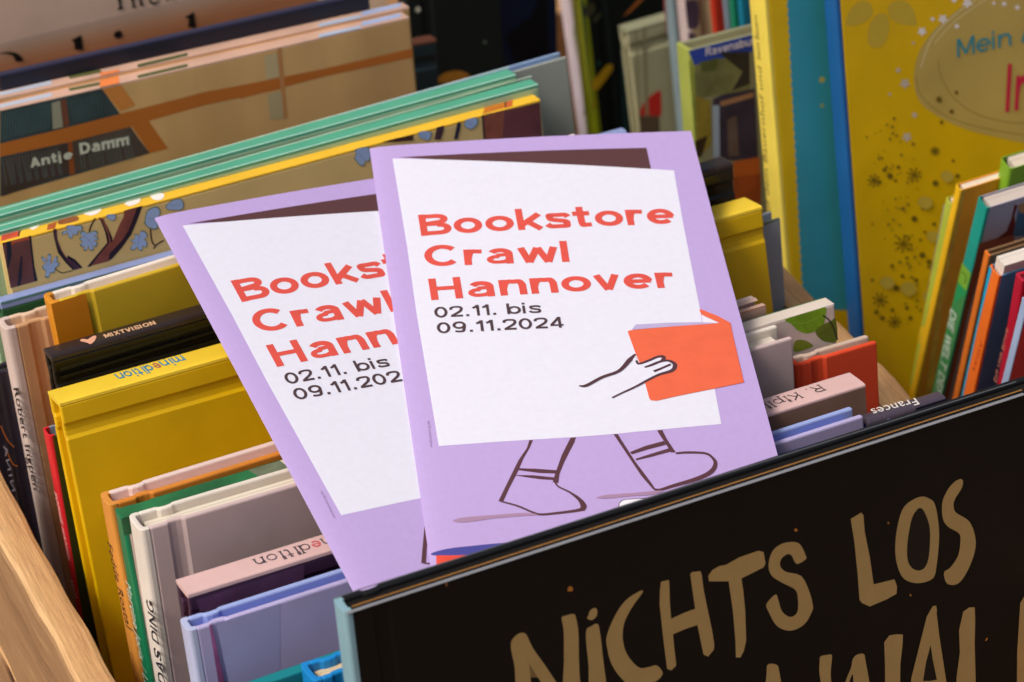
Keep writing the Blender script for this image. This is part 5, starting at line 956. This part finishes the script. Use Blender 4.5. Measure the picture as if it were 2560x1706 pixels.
   ('Q','#84702a','ink',[(0.02981,0.16487),(0.0302,0.16511),(0.03054,0.16467),(0.03015,0.16443)]),
   ('Q','#84702a','ink',[(0.02537,0.16527),(0.02594,0.16562),(0.02643,0.16497),(0.02587,0.16462)]),
   ('Q','#84702a','ink',[(0.02337,0.1677),(0.02381,0.16797),(0.0242,0.16747),(0.02376,0.16719)]),
   ('Q','#84702a','ink',[(0.02522,0.15712),(0.026,0.1576),(0.02669,0.1567),(0.0259,0.15622)]),
   ('Q','#84702a','ink',[(0.02387,0.16737),(0.02459,0.16781),(0.02521,0.16699),(0.0245,0.16655)]),
   ('Q','#84702a','ink',[(0.03557,0.15871),(0.03601,0.15898),(0.03639,0.15847),(0.03595,0.1582)]),
   ('Q','#84702a','ink',[(0.03488,0.15896),(0.03524,0.15918),(0.03556,0.15877),(0.0352,0.15855)]),
   ('Q','#84702a','ink',[(0.02347,0.1628),(0.02401,0.16313),(0.02448,0.16251),(0.02394,0.16218)]),
   ('Q','#84702a','ink',[(0.0313,0.16269),(0.0319,0.16306),(0.03242,0.16237),(0.03183,0.162)]),
   ('Q','#84702a','ink',[(0.02511,0.15499),(0.02547,0.15521),(0.02579,0.1548),(0.02543,0.15457)]),
   ('Q','#84702a','ink',[(0.02024,0.15732),(0.02084,0.15769),(0.02136,0.157),(0.02076,0.15663)]),
   ('Q','#84702a','ink',[(0.03478,0.14186),(0.0351,0.14206),(0.0354,0.14168),(0.03507,0.14147)]),
   ('Q','#84702a','ink',[(0.02088,0.149),(0.02124,0.14923),(0.02155,0.14881),(0.02119,0.14859)]),
   ('Q','#84702a','ink',[(0.03385,0.14085),(0.03466,0.14136),(0.03537,0.14041),(0.03456,0.13991)]),
   ('Q','#84702a','ink',[(0.02518,0.15444),(0.02568,0.15475),(0.02612,0.15417),(0.02562,0.15386)]),
   ('Q','#84702a','ink',[(0.02651,0.15268),(0.02717,0.15309),(0.02775,0.15233),(0.02709,0.15192)]),
   ('Q','#c9b04a','ink',[(0.02887,0.19745),(0.03123,0.19919),(0.03464,0.19739),(0.03507,0.19429),(0.03182,0.19367)]),
   ('Q','#c9b04a','ink',[(0.03955,0.20534),(0.04164,0.2069),(0.04469,0.2053),(0.04508,0.20255),(0.04219,0.202)]),
   ('Q','#c9b04a','ink',[(0.00999,0.16928),(0.01236,0.17104),(0.01575,0.16918),(0.01616,0.16604),(0.01291,0.16544)]),
   ('Q','#c9b04a','ink',[(0.03178,0.18252),(0.03389,0.18408),(0.03694,0.18245),(0.03733,0.17966),(0.03442,0.17912)]),
   ('Q','#c9b04a','ink',[(0.01872,0.16431),(0.02136,0.16626),(0.02516,0.16418),(0.02563,0.16066),(0.022,0.16)]),
   ('Q','#c9b04a','ink',[(0.02834,0.1582),(0.0302,0.15958),(0.03288,0.15811),(0.03322,0.15563),(0.03066,0.15517)])]),
  ('title_lettering','front',[
   ('T','#2f8fa0','ink','G','Mein A',0.14,(0.0501,0.25079),(0.03492,-0.00134),(0.00028,0.0073)),
   ('T','#cf2347','ink','G','Im',0.17,(0.06987,0.22372),(0.01645,-0.00197),(0.00227,0.01897))])]),
dict(name='lime_green_book',label='slim lime green book with a pale teal edge, leftmost of the right-hand group',type='side',loc=(0.2086,0.08917,0.006),rot=(0.18686,-0.0343,-0.00648),w=0.0700,t=0.0040,H=0.2225,soft=1,front='#a9b53c',spine='#b5c447',pin=0.0006,page='#efe0c8',round=0.001,nohinge=1,
 art=[('spine_print','spine',[
   ('P','#7fc3cc','cover',[(0.004,0.21876),(0.00374,0.21937),(0.004,0.15631),(0.004,0.15492)]),
   ('P','#8fb8b8','cover',[(0.004,0.14222),(0.004,0.14351),(0.004,0.11557),(0.004,0.11405)]),
   ('Q','#e0b824','art',[(0.00374,0.15174),(0.00096,0.15716),(0,0.15788),(0,0.14824),(0.00368,0.14464)])])]),
dict(name='amber_book',label='amber yellow book with cream page tops, between the lime and teal spines',type='side',loc=(0.20836,0.09111,0.006),rot=(0.21218,-0.03412,-0.00735),w=0.0700,t=0.0036,H=0.2339,soft=1,front='#f5a81c',spine='#f2c022',pin=0.0006,page='#e8d8c0',round=0.0012,nohinge=1,
 art=[('cover_print','front',[
   ('P','#ffbf3a','art',[(0.00085,0.23356),(0.00257,0.23331),(0.00284,0.1766),(0.00843,0.11607),(0.00533,0.11747),(0.00061,0.17753)])])]),
dict(name='grass_green_book',label='grass green book behind the amber one at the right edge of the photo',type='side',loc=(0.22512,0.07334,0.006),rot=(0.15717,-0.03448,-0.00546),w=0.0700,t=0.0070,H=0.2396,soft=1,front='#7fae2a',page='#d9cbb8',pin=0.0006,nohinge=1),
dict(name='world_book',label='lilac-grey book with a teal to green spine reading DIE WELT DER',type='side',loc=(0.20594,0.07251,0.006),rot=(0.20689,-0.02562,-0.00538),w=0.0750,t=0.0063,H=0.2371,soft=1,front='#b0aabb',spine='#1a9a8c',pin=0.0008,page='#cfc3b8',round=0.0014,sq=0.3,nohinge=1,
 art=[('spine_print','spine',[
   ('P','#1f9a5c','cover',[(0.0063,0.19674),(0,0.20328),(0,0.17182),(0,0.13292),(0.0063,0.11911),(0.0063,0.15845)]),
   ('P','#7ab03a','cover',[(0.0063,0.20238),(0.00011,0.20262),(0.00044,0.19288),(0.0063,0.19195)]),
   ('C','#2f5a1c','ink',0.00043,[(0.00513,0.19849),(0.00231,0.19872),(0.00225,0.19493)]),
   ('P','#3f8a50','cover',[(0.00559,0.18161),(0.00002,0.19157),(0,0.13097),(0.0063,0.12111),(0.00554,0.15505)])]),
  ('spine_lettering','spine',[
   ('T','#cfe0cf','ink','G','DIE WELT DER ANDEREN',0.17,(0.00646,0.17767),(-0.00399,-0.08001),(-0.00408,0.0002))]),
  ('cover_print','front',[
   ('P','#9a5a44','matte',[(0.00024,0.21863),(0.00661,0.21863),(0.01557,0.21764),(0.01779,0.20668),(0.00416,0.207),(0.00286,0.18174),(0.00338,0.13033),(0.00108,0.13134),(0.00108,0.16929)]),
   ('P','#6a2a2a','matte',[(0.00743,0.2179),(0.0163,0.21735),(0.01339,0.22843),(0.01375,0.23322),(0.01213,0.23466),(0.01229,0.22721),(0.01155,0.22087)]),
   ('P','#3f7096','art',[(0.0143,0.23219),(0.0172,0.23272),(0.0209,0.21472),(0.01511,0.21656)]),
   ('P','#b98a5c','art',[(0.01375,0.23322),(0.01693,0.23405),(0.0183,0.22737),(0.01566,0.22879)])])]),
dict(name='thin_orange_book',label='thin brown book with an orange edge right of the teal spine',type='side',loc=(0.20102,0.05391,0.006),rot=(0.18332,-0.02574,-0.00477),w=0.0600,t=0.0032,H=0.2228,front='#8a6a4a',spine='#e0782a',page='#9a7a60',round=0.0008,nohinge=1),
dict(name='orange_spine_book',label='blue book with a cyan edge, an orange spine and white pages fanned on top',type='side',loc=(0.18985,0.03083,0.006),rot=(0.16583,-0.01721,-0.00288),w=0.0500,t=0.0063,H=0.2292,soft=1,front='#4a93c4',spine='#f07428',page='#e6ddd2',round=0.0012,sq=0.3,nohinge=1,pin=-0.004,
 art=[('spine_print','spine',[
   ('P','#1f9fc8','cover',[(0.0063,0.22918),(0.00442,0.22857),(0.0054,0.19938),(0.00532,0.16056),(0.0063,0.15793),(0.0063,0.20093)]),
   ('T','#b8401c','ink','B','FRIDA',0.02,(0.00336,0.17913),(-0.00138,0.01615),(-0.00131,-0.00011))])]),
dict(name='crimson_book',label='crimson book with faint gold lettering on its spine near the right edge',type='side',loc=(0.19228,0.00633,0.006),rot=(0.10474,-0.01736,-0.00182),w=0.0500,t=0.0050,H=0.2313,front='#b9122c',spine='#b01a34',page='#d9c9c0',round=0.0018,nohinge=1,
 art=[('spine_lettering','spine',[
   ('T','#cf7f6a','ink','B','Die rote Blume',0,(0.00661,0.17877),(-0.00217,0.02731),(-0.00177,-0.00014))])]),
dict(name='sky_blue_edged_book',label='red book with a pale blue spine in the lower right of the upright group',type='side',loc=(0.1835,0.00927,0.006),rot=(0.18329,-0.01716,-0.00318),w=0.0400,t=0.0035,H=0.2380,front='#cf1830',spine='#9fb4d8',round=0.0005,nohinge=1),
]
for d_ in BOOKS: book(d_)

# ---------------------------------------------------------------- the two booklets
BW, BL = .1145, .2125
def surf(x, y):
    return -.0008*math.exp(-x/.0035) + .0008*math.sin(math.pi*min(1, max(0, x/BW))) + .0004*math.sin(y*38+.6)*(x/BW)
def sheet(parent, name, m, dz, th, x0=0, x1=BW, y1=-BL):
    bm = bmesh.new(); nx, ny = 26, 30
    xs = [x0+(x1-x0)*(i/nx)**1.5 for i in range(nx+1)]; ys = [y1*j/ny for j in range(ny+1)]
    g = [[[bm.verts.new((x, y, surf(x, y)+dz-k*th)) for x in xs] for y in ys] for k in (0, 1)]
    for j in range(ny):
        for i in range(nx):
            bm.faces.new((g[0][j][i], g[0][j+1][i], g[0][j+1][i+1], g[0][j][i+1]))
            bm.faces.new((g[1][j][i], g[1][j][i+1], g[1][j+1][i+1], g[1][j+1][i]))
    for j in range(ny):
        bm.faces.new((g[0][j][0], g[1][j][0], g[1][j+1][0], g[0][j+1][0])); bm.faces.new((g[0][j][nx], g[0][j+1][nx], g[1][j+1][nx], g[1][j][nx]))
    for i in range(nx):
        bm.faces.new((g[0][0][i], g[0][0][i+1], g[1][0][i+1], g[1][0][i])); bm.faces.new((g[0][ny][i], g[1][ny][i], g[1][ny][i+1], g[0][ny][i+1]))
    return link(name, bm, m, parent, smooth=False)
PRINT = [
 ('P','#5a3a3c','paper',[(0.00981,-0.00687),(0.09715,-0.00869),(0.09694,-0.02127),(0.07272,-0.01983)]),
 ('P','#e3e4f3','paper',[(0.00737,-0.00726),(0.10488,-0.0217),(0.10347,-0.05008),(0.10189,-0.08958),(0.0997,-0.13546),(0.09898,-0.15211),(0.06409,-0.15412),(0.05148,-0.15445),(0.0292,-0.15419),(0.008,-0.154),(0.00744,-0.08959),(0.00773,-0.05514)]),
 ('P','#5a3840','ink',[(0.03681,-0.15441),(0.03793,-0.15461),(0.03633,-0.15823),(0.03403,-0.16224),(0.0313,-0.1685),(0.02791,-0.17509),(0.02536,-0.18069),(0.0237,-0.18073),(0.02648,-0.17497),(0.0297,-0.16836),(0.03231,-0.16302),(0.03555,-0.15793)]),
 ('P','#5a3840','ink',[(0.04995,-0.1546),(0.05165,-0.15461),(0.05084,-0.1569),(0.0484,-0.16162),(0.04639,-0.16564),(0.04426,-0.17055),(0.04333,-0.17461),(0.04161,-0.174),(0.04305,-0.16998),(0.04602,-0.16235)]),
 ('P','#5a3840','ink',[(0.03041,-0.16657),(0.03691,-0.16751),(0.04358,-0.16887),(0.04325,-0.17037),(0.03794,-0.16954),(0.03111,-0.16747)]),
 ('P','#5a3840','ink',[(0.03012,-0.16969),(0.0359,-0.17038),(0.04245,-0.17201),(0.04198,-0.17311),(0.03821,-0.17242),(0.03449,-0.17131),(0.03011,-0.16978)]),
 ('C','#5a3840','ink',[0.00060,0.00060,0.00075,0.00136,0.00196,0.00181],[(0.04234,-0.17406),(0.04318,-0.1762),(0.04633,-0.17899),(0.0489,-0.18239),(0.04979,-0.18519),(0.04945,-0.18651)]),
 ('C','#5a3840','ink',[0.00181,0.00121,0.00106,0.00091,0.00075,0.00075,0.00060],[(0.04992,-0.18655),(0.04711,-0.18721),(0.04195,-0.18766),(0.03619,-0.18782),(0.0335,-0.18646),(0.02943,-0.1834),(0.02433,-0.18079)]),
 ('P','#5a3840','ink',[(0.06376,-0.15423),(0.06513,-0.15435),(0.0664,-0.15895),(0.06875,-0.16711),(0.07239,-0.17714),(0.07323,-0.17997),(0.07256,-0.18014),(0.06969,-0.17368),(0.0671,-0.16511)]),
 ('P','#5a3840','ink',[(0.07789,-0.15369),(0.07956,-0.15354),(0.08036,-0.15779),(0.08222,-0.16407),(0.08067,-0.16394),(0.0797,-0.15986),(0.07881,-0.15718)]),
 ('P','#5a3840','ink',[(0.06771,-0.16282),(0.07304,-0.16046),(0.07923,-0.15864),(0.07978,-0.16034),(0.07344,-0.16214),(0.0682,-0.16389)]),
 ('P','#5a3840','ink',[(0.06909,-0.16598),(0.07444,-0.1641),(0.08031,-0.16212),(0.08073,-0.16357),(0.07422,-0.16549),(0.06914,-0.16668)]),
 ('C','#5a3840','ink',[0.00075,0.00106,0.00091,0.00091,0.00151,0.00181,0.00136,0.00106,0.00091],[(0.08221,-0.16454),(0.08584,-0.16439),(0.09129,-0.16509),(0.09327,-0.1669),(0.09402,-0.16977),(0.09217,-0.17333),(0.08746,-0.17615),(0.07855,-0.17906),(0.07479,-0.18033),(0.0729,-0.18003)]),
 ('Q','#a887a6','ink',[(0.00883,-0.18768),(0.012,-0.18669),(0.02206,-0.1866),(0.03158,-0.18669),(0.03513,-0.18798),(0.03142,-0.18795),(0.02188,-0.18808),(0.01334,-0.18882),(0.01047,-0.18857)]),
 ('Q','#a887a6','ink',[(0.05423,-0.18218),(0.05757,-0.18124),(0.06532,-0.1811),(0.07182,-0.18076),(0.07567,-0.18086),(0.07157,-0.18233),(0.06511,-0.18245),(0.05863,-0.18279),(0.05608,-0.18266)]),
 ('Q','#a887a6','ink',[(0.08621,-0.17961),(0.09434,-0.17671),(0.10724,-0.17602),(0.11464,-0.17757),(0.10643,-0.18047),(0.09348,-0.18168)]),
 ('P','#3c3a40','ink',[(0.06051,-0.18658),(0.0609,-0.18526),(0.06199,-0.18399),(0.06332,-0.18366),(0.07009,-0.18357),(0.08107,-0.18339),(0.07975,-0.19143),(0.06004,-0.1897)]),
 ('P','#f1eef6','ink',[(0.06076,-0.1866),(0.06113,-0.18541),(0.0621,-0.18428),(0.06334,-0.18393),(0.07004,-0.18388),(0.08071,-0.18363),(0.07948,-0.19113),(0.06033,-0.18945)]),
 ('P','#e96a48','ink',[(0.10126,-0.09619),(0.10191,-0.09601),(0.10713,-0.09994),(0.11053,-0.10347),(0.11018,-0.11331),(0.10993,-0.12416),(0.10977,-0.13321),(0.09945,-0.13552),(0.08695,-0.1382),(0.08007,-0.13993),(0.07817,-0.13964),(0.07772,-0.13872),(0.07754,-0.13123),(0.07725,-0.1214),(0.07657,-0.11594),(0.0757,-0.10563),(0.07654,-0.1051),(0.08943,-0.10424),(0.10667,-0.10347),(0.10604,-0.10263),(0.10161,-0.09869)]),
 ('P','#ebe7f3','ink',[(0.10158,-0.09887),(0.10603,-0.10272),(0.10669,-0.10338),(0.10139,-0.1027)]),
 ('P','#b9aed6','ink',[(0.07719,-0.10488),(0.07896,-0.10236),(0.08976,-0.1022),(0.10095,-0.10258),(0.10667,-0.10347),(0.08943,-0.10424)]),
 ('P','#e3e4f3','paper',[(0.07655,-0.11707),(0.0764,-0.122),(0.07725,-0.1214),(0.08045,-0.12033),(0.08399,-0.11905),(0.08562,-0.12031),(0.08879,-0.12327),(0.08716,-0.12582),(0.08255,-0.12811),(0.0779,-0.13082),(0.07387,-0.13357),(0.07269,-0.12549)]),
 ('C','#553840','ink',[0.00045,0.00121,0.00121,0.00121,0.00166,0.00060],[(0.05596,-0.13081),(0.05834,-0.13092),(0.06396,-0.12742),(0.06992,-0.12481),(0.07416,-0.1198),(0.07655,-0.11707)]),
 ('C','#553840','ink',[0.00075,0.00091,0.00106,0.00106],[(0.07637,-0.12021),(0.07687,-0.12191),(0.08008,-0.12074),(0.08339,-0.119)]),
 ('C','#553840','ink',[0.00106,0.00121,0.00121,0.00091],[(0.08339,-0.119),(0.08525,-0.11884),(0.08554,-0.11986),(0.08424,-0.12132)]),
 ('C','#553840','ink',[0.00075,0.00106,0.00106,0.00106,0.00136,0.00151,0.00136,0.00106,0.00091],[(0.07855,-0.12375),(0.08097,-0.12284),(0.08424,-0.12132),(0.08671,-0.12108),(0.08833,-0.12234),(0.08853,-0.12392),(0.08712,-0.12604),(0.08262,-0.12767),(0.07797,-0.13038)]),
 ('C','#553840','ink',[0.00091,0.00075,0.00060,0.00060],[(0.07797,-0.13038),(0.07397,-0.13291),(0.06939,-0.13538),(0.06578,-0.13749)]),
 ('C','#553840','ink',[0.00106,0.00091,0.00091],[(0.08123,-0.12599),(0.08401,-0.12466),(0.08732,-0.12293)]),
 ('Q','#4a4a98','ink',[(0.00051,-0.20073),(0.00585,-0.19959),(0.01425,-0.19924),(0.02266,-0.19903),(0.03846,-0.19881),(0.03763,-0.20497),(0.02219,-0.20287),(0.01171,-0.20318),(0.00452,-0.20225)]),
 ('P','#e0503c','ink',[(0.00212,-0.20182),(0.00657,-0.20257),(0.01276,-0.20312),(0.03763,-0.20497),(0.03653,-0.21321),(0.00134,-0.21007)]),
 ('T','#dd5549','ink','G','Bookstore',0.215,(0.01304,-0.05048),(0.08796,-0.00013),(0.00002,0.01138)),
 ('T','#dd5549','ink','G','Crawl',0.215,(0.01276,-0.06669),(0.04878,-0.00184),(0.00042,0.0111)),
 ('T','#dd5549','ink','G','Hannover',0.215,(0.01297,-0.08398),(0.08226,-0.00022),(0.00003,0.01096)),
 ('T','#4f3c40','ink','G','02.11. bis',0.175,(0.01322,-0.093),(0.03556,-0.00089),(0.00014,0.00543)),
 ('T','#4f3c40','ink','G','09.11.2024',0.175,(0.01323,-0.10086),(0.04182,-0.00111),(0.00014,0.00545)),
 ('T','#9c83a6','ink','G','andreawong.de',0.1,(0.00591,-0.15437),(0.00032,0.01236),(-0.00086,0.00002))
]
PANEL = [i for i in PRINT if i[0] != 'T']; TITLE = [i for i in PRINT if i[0] == 'T']
LILAC = M('#bca5dc', 'paper')
CUTS = [(0, [.001*k for k in range(1, 10)]+[.006*k for k in range(2, 20)]), (1, [-.01*k for k in range(1, 22)])]
def booklet(loc, rot, label):
    r = empty('booklet', loc, rot, label, 'booklet', 'lilac booklets lying on the books')
    sheet(r, 'front_cover', LILAC, 0, .00022)
    sheet(r, 'inner_page', M('#e4dff0', 'paper'), -.00032, .00018, .0002, BW-.0004, -BL+.0003)
    sheet(r, 'inner_page', M('#d9d2ea', 'paper'), -.00060, .00018, .0002, BW-.0006, -BL+.0003)
    sheet(r, 'back_cover', LILAC, -.00088, .00022, .00045, BW)
    add_art(r, 'cover_print', PANEL, lambda a, b, h: (a, b, surf(a, b)+h), CUTS, lift=.00004, step=9e-6)
    add_art(r, 'title_lettering', TITLE, lambda a, b, h: (a, b, surf(a, b)+h), lift=.00010)
    return r
booklet((-0.00211,0.11193,0.27067), (0.08917,0.03295,-0.31743), 'lilac booklet on top, its orange book drawing and walking legs fully visible')
booklet((-0.08636,0.10008,0.27401), (0.11418,0.09802,-0.02186), 'lilac booklet underneath on the left, partly covered by the other booklet')

# ---------------------------------------------------------------- crates and ground
PINE = wood('pine_wood', '#c99864', '#dcae78', '#e6c08c'); PINE2 = wood('pine_wood_weathered', '#8a6746', '#a88159', '#b8956b', knots=[(.104, .138, .0065)])
PLY = wood('cross_wood', '#a97a4c', '#c99c68', '#d6ae7c', 'x')
RZ = .205
def crate(x0, x1, y0, y1, label, rim=.0125, z1=RZ, group='wooden book crates', front=True, back=True):
    cx, cy = (x0+x1)/2, (y0+y1)/2
    r = empty('wooden_crate', (cx, cy, 0), (0, 0, 0), label, 'crate', group)
    def b(name, a0, a1, b0, b1, c0, c1, m, bv=.0022, knots=0):
        bm = bmesh.new(); ny = 40 if (b1-b0) > (a1-a0) else 1
        box(a0-cx, a1-cx, b0-cy, b1-cy, c0, c1, bm=bm)
        if ny > 1:
            for k in range(1, ny):
                yy = b0-cy+(b1-b0)*k/ny
                bmesh.ops.bisect_plane(bm, geom=bm.verts[:]+bm.edges[:]+bm.faces[:], plane_co=(0, yy, 0), plane_no=(0, 1, 0))
            for v in bm.verts:
                v.co.x += .0004*math.sin(v.co.y*61+a0*40)+.0003*math.sin(v.co.y*190); 
                if v.co.z > c1-.001: v.co.z += .0006*math.sin(v.co.y*47+a0*90)+.0003*math.sin(v.co.y*160)
        bm.normal_update()
        ob = link(name, bm, m, r, bv)
        if name == 'side_board':
            ob.data.materials.append(PINE2)
            for p in ob.data.polygons:
                if abs(p.normal.x) > .7: p.material_index = 1
        return ob
    hgt = (z1-.012)/3
    for k in range(3):
        z0 = .012+k*hgt; zt = z0+hgt-(.0025 if k < 2 else 0)
        b('side_board', x0, x0+rim, y0, y1, z0, zt, PINE); b('side_board', x1-rim, x1, y0, y1, z0, zt, PINE)
        if front: b('end_board', x0+rim+.0005, x1-rim-.0005, y0, y0+rim, z0, min(zt, .15), PLY)
    if back: b('end_board', x0+rim+.0005, x1-rim-.0005, y1-rim, y1, .0125, .09, PLY)
    b('base_board', x0, x1, y0, y1, .001, .0112, PLY, .001)
    return r
crate(-.1685, .1423, -.196, .0870, 'pine crate holding the booklets, its rounded left edge in the lower left corner', back=False)
crate(.1460, .4400, -.190, .4500, 'low pine crate to the right under the yellow album and the upright books', z1=.13)
crate(-.1655, .1405, .1000, .4500, 'low pine crate in the back row under the dark and cream covers', z1=.10, front=False)
bm = bmesh.new(); g = 60
box(-g, g, -g, g, -.02, 0, bm=bm)
m = bpy.data.materials.new('paving'); m.use_nodes = True; n = m.node_tree.nodes; l = m.node_tree.links
q = n.new('ShaderNodeTexNoise'); q.inputs['Scale'].default_value = 60; q.inputs['Detail'].default_value = 8
tc = n.new('ShaderNodeTexCoord'); l.new(tc.outputs['Object'], q.inputs['Vector'])
r_ = n.new('ShaderNodeValToRGB'); r_.color_ramp.elements[0].color = lin('#6f5c4c'); r_.color_ramp.elements[1].color = lin('#9a8268'); l.new(q.outputs[0], r_.inputs[0])
l.new(r_.outputs[0], n['Principled BSDF'].inputs['Base Color']); n['Principled BSDF'].inputs['Roughness'].default_value = .85
tag(link('ground', bm, m), kind='structure')
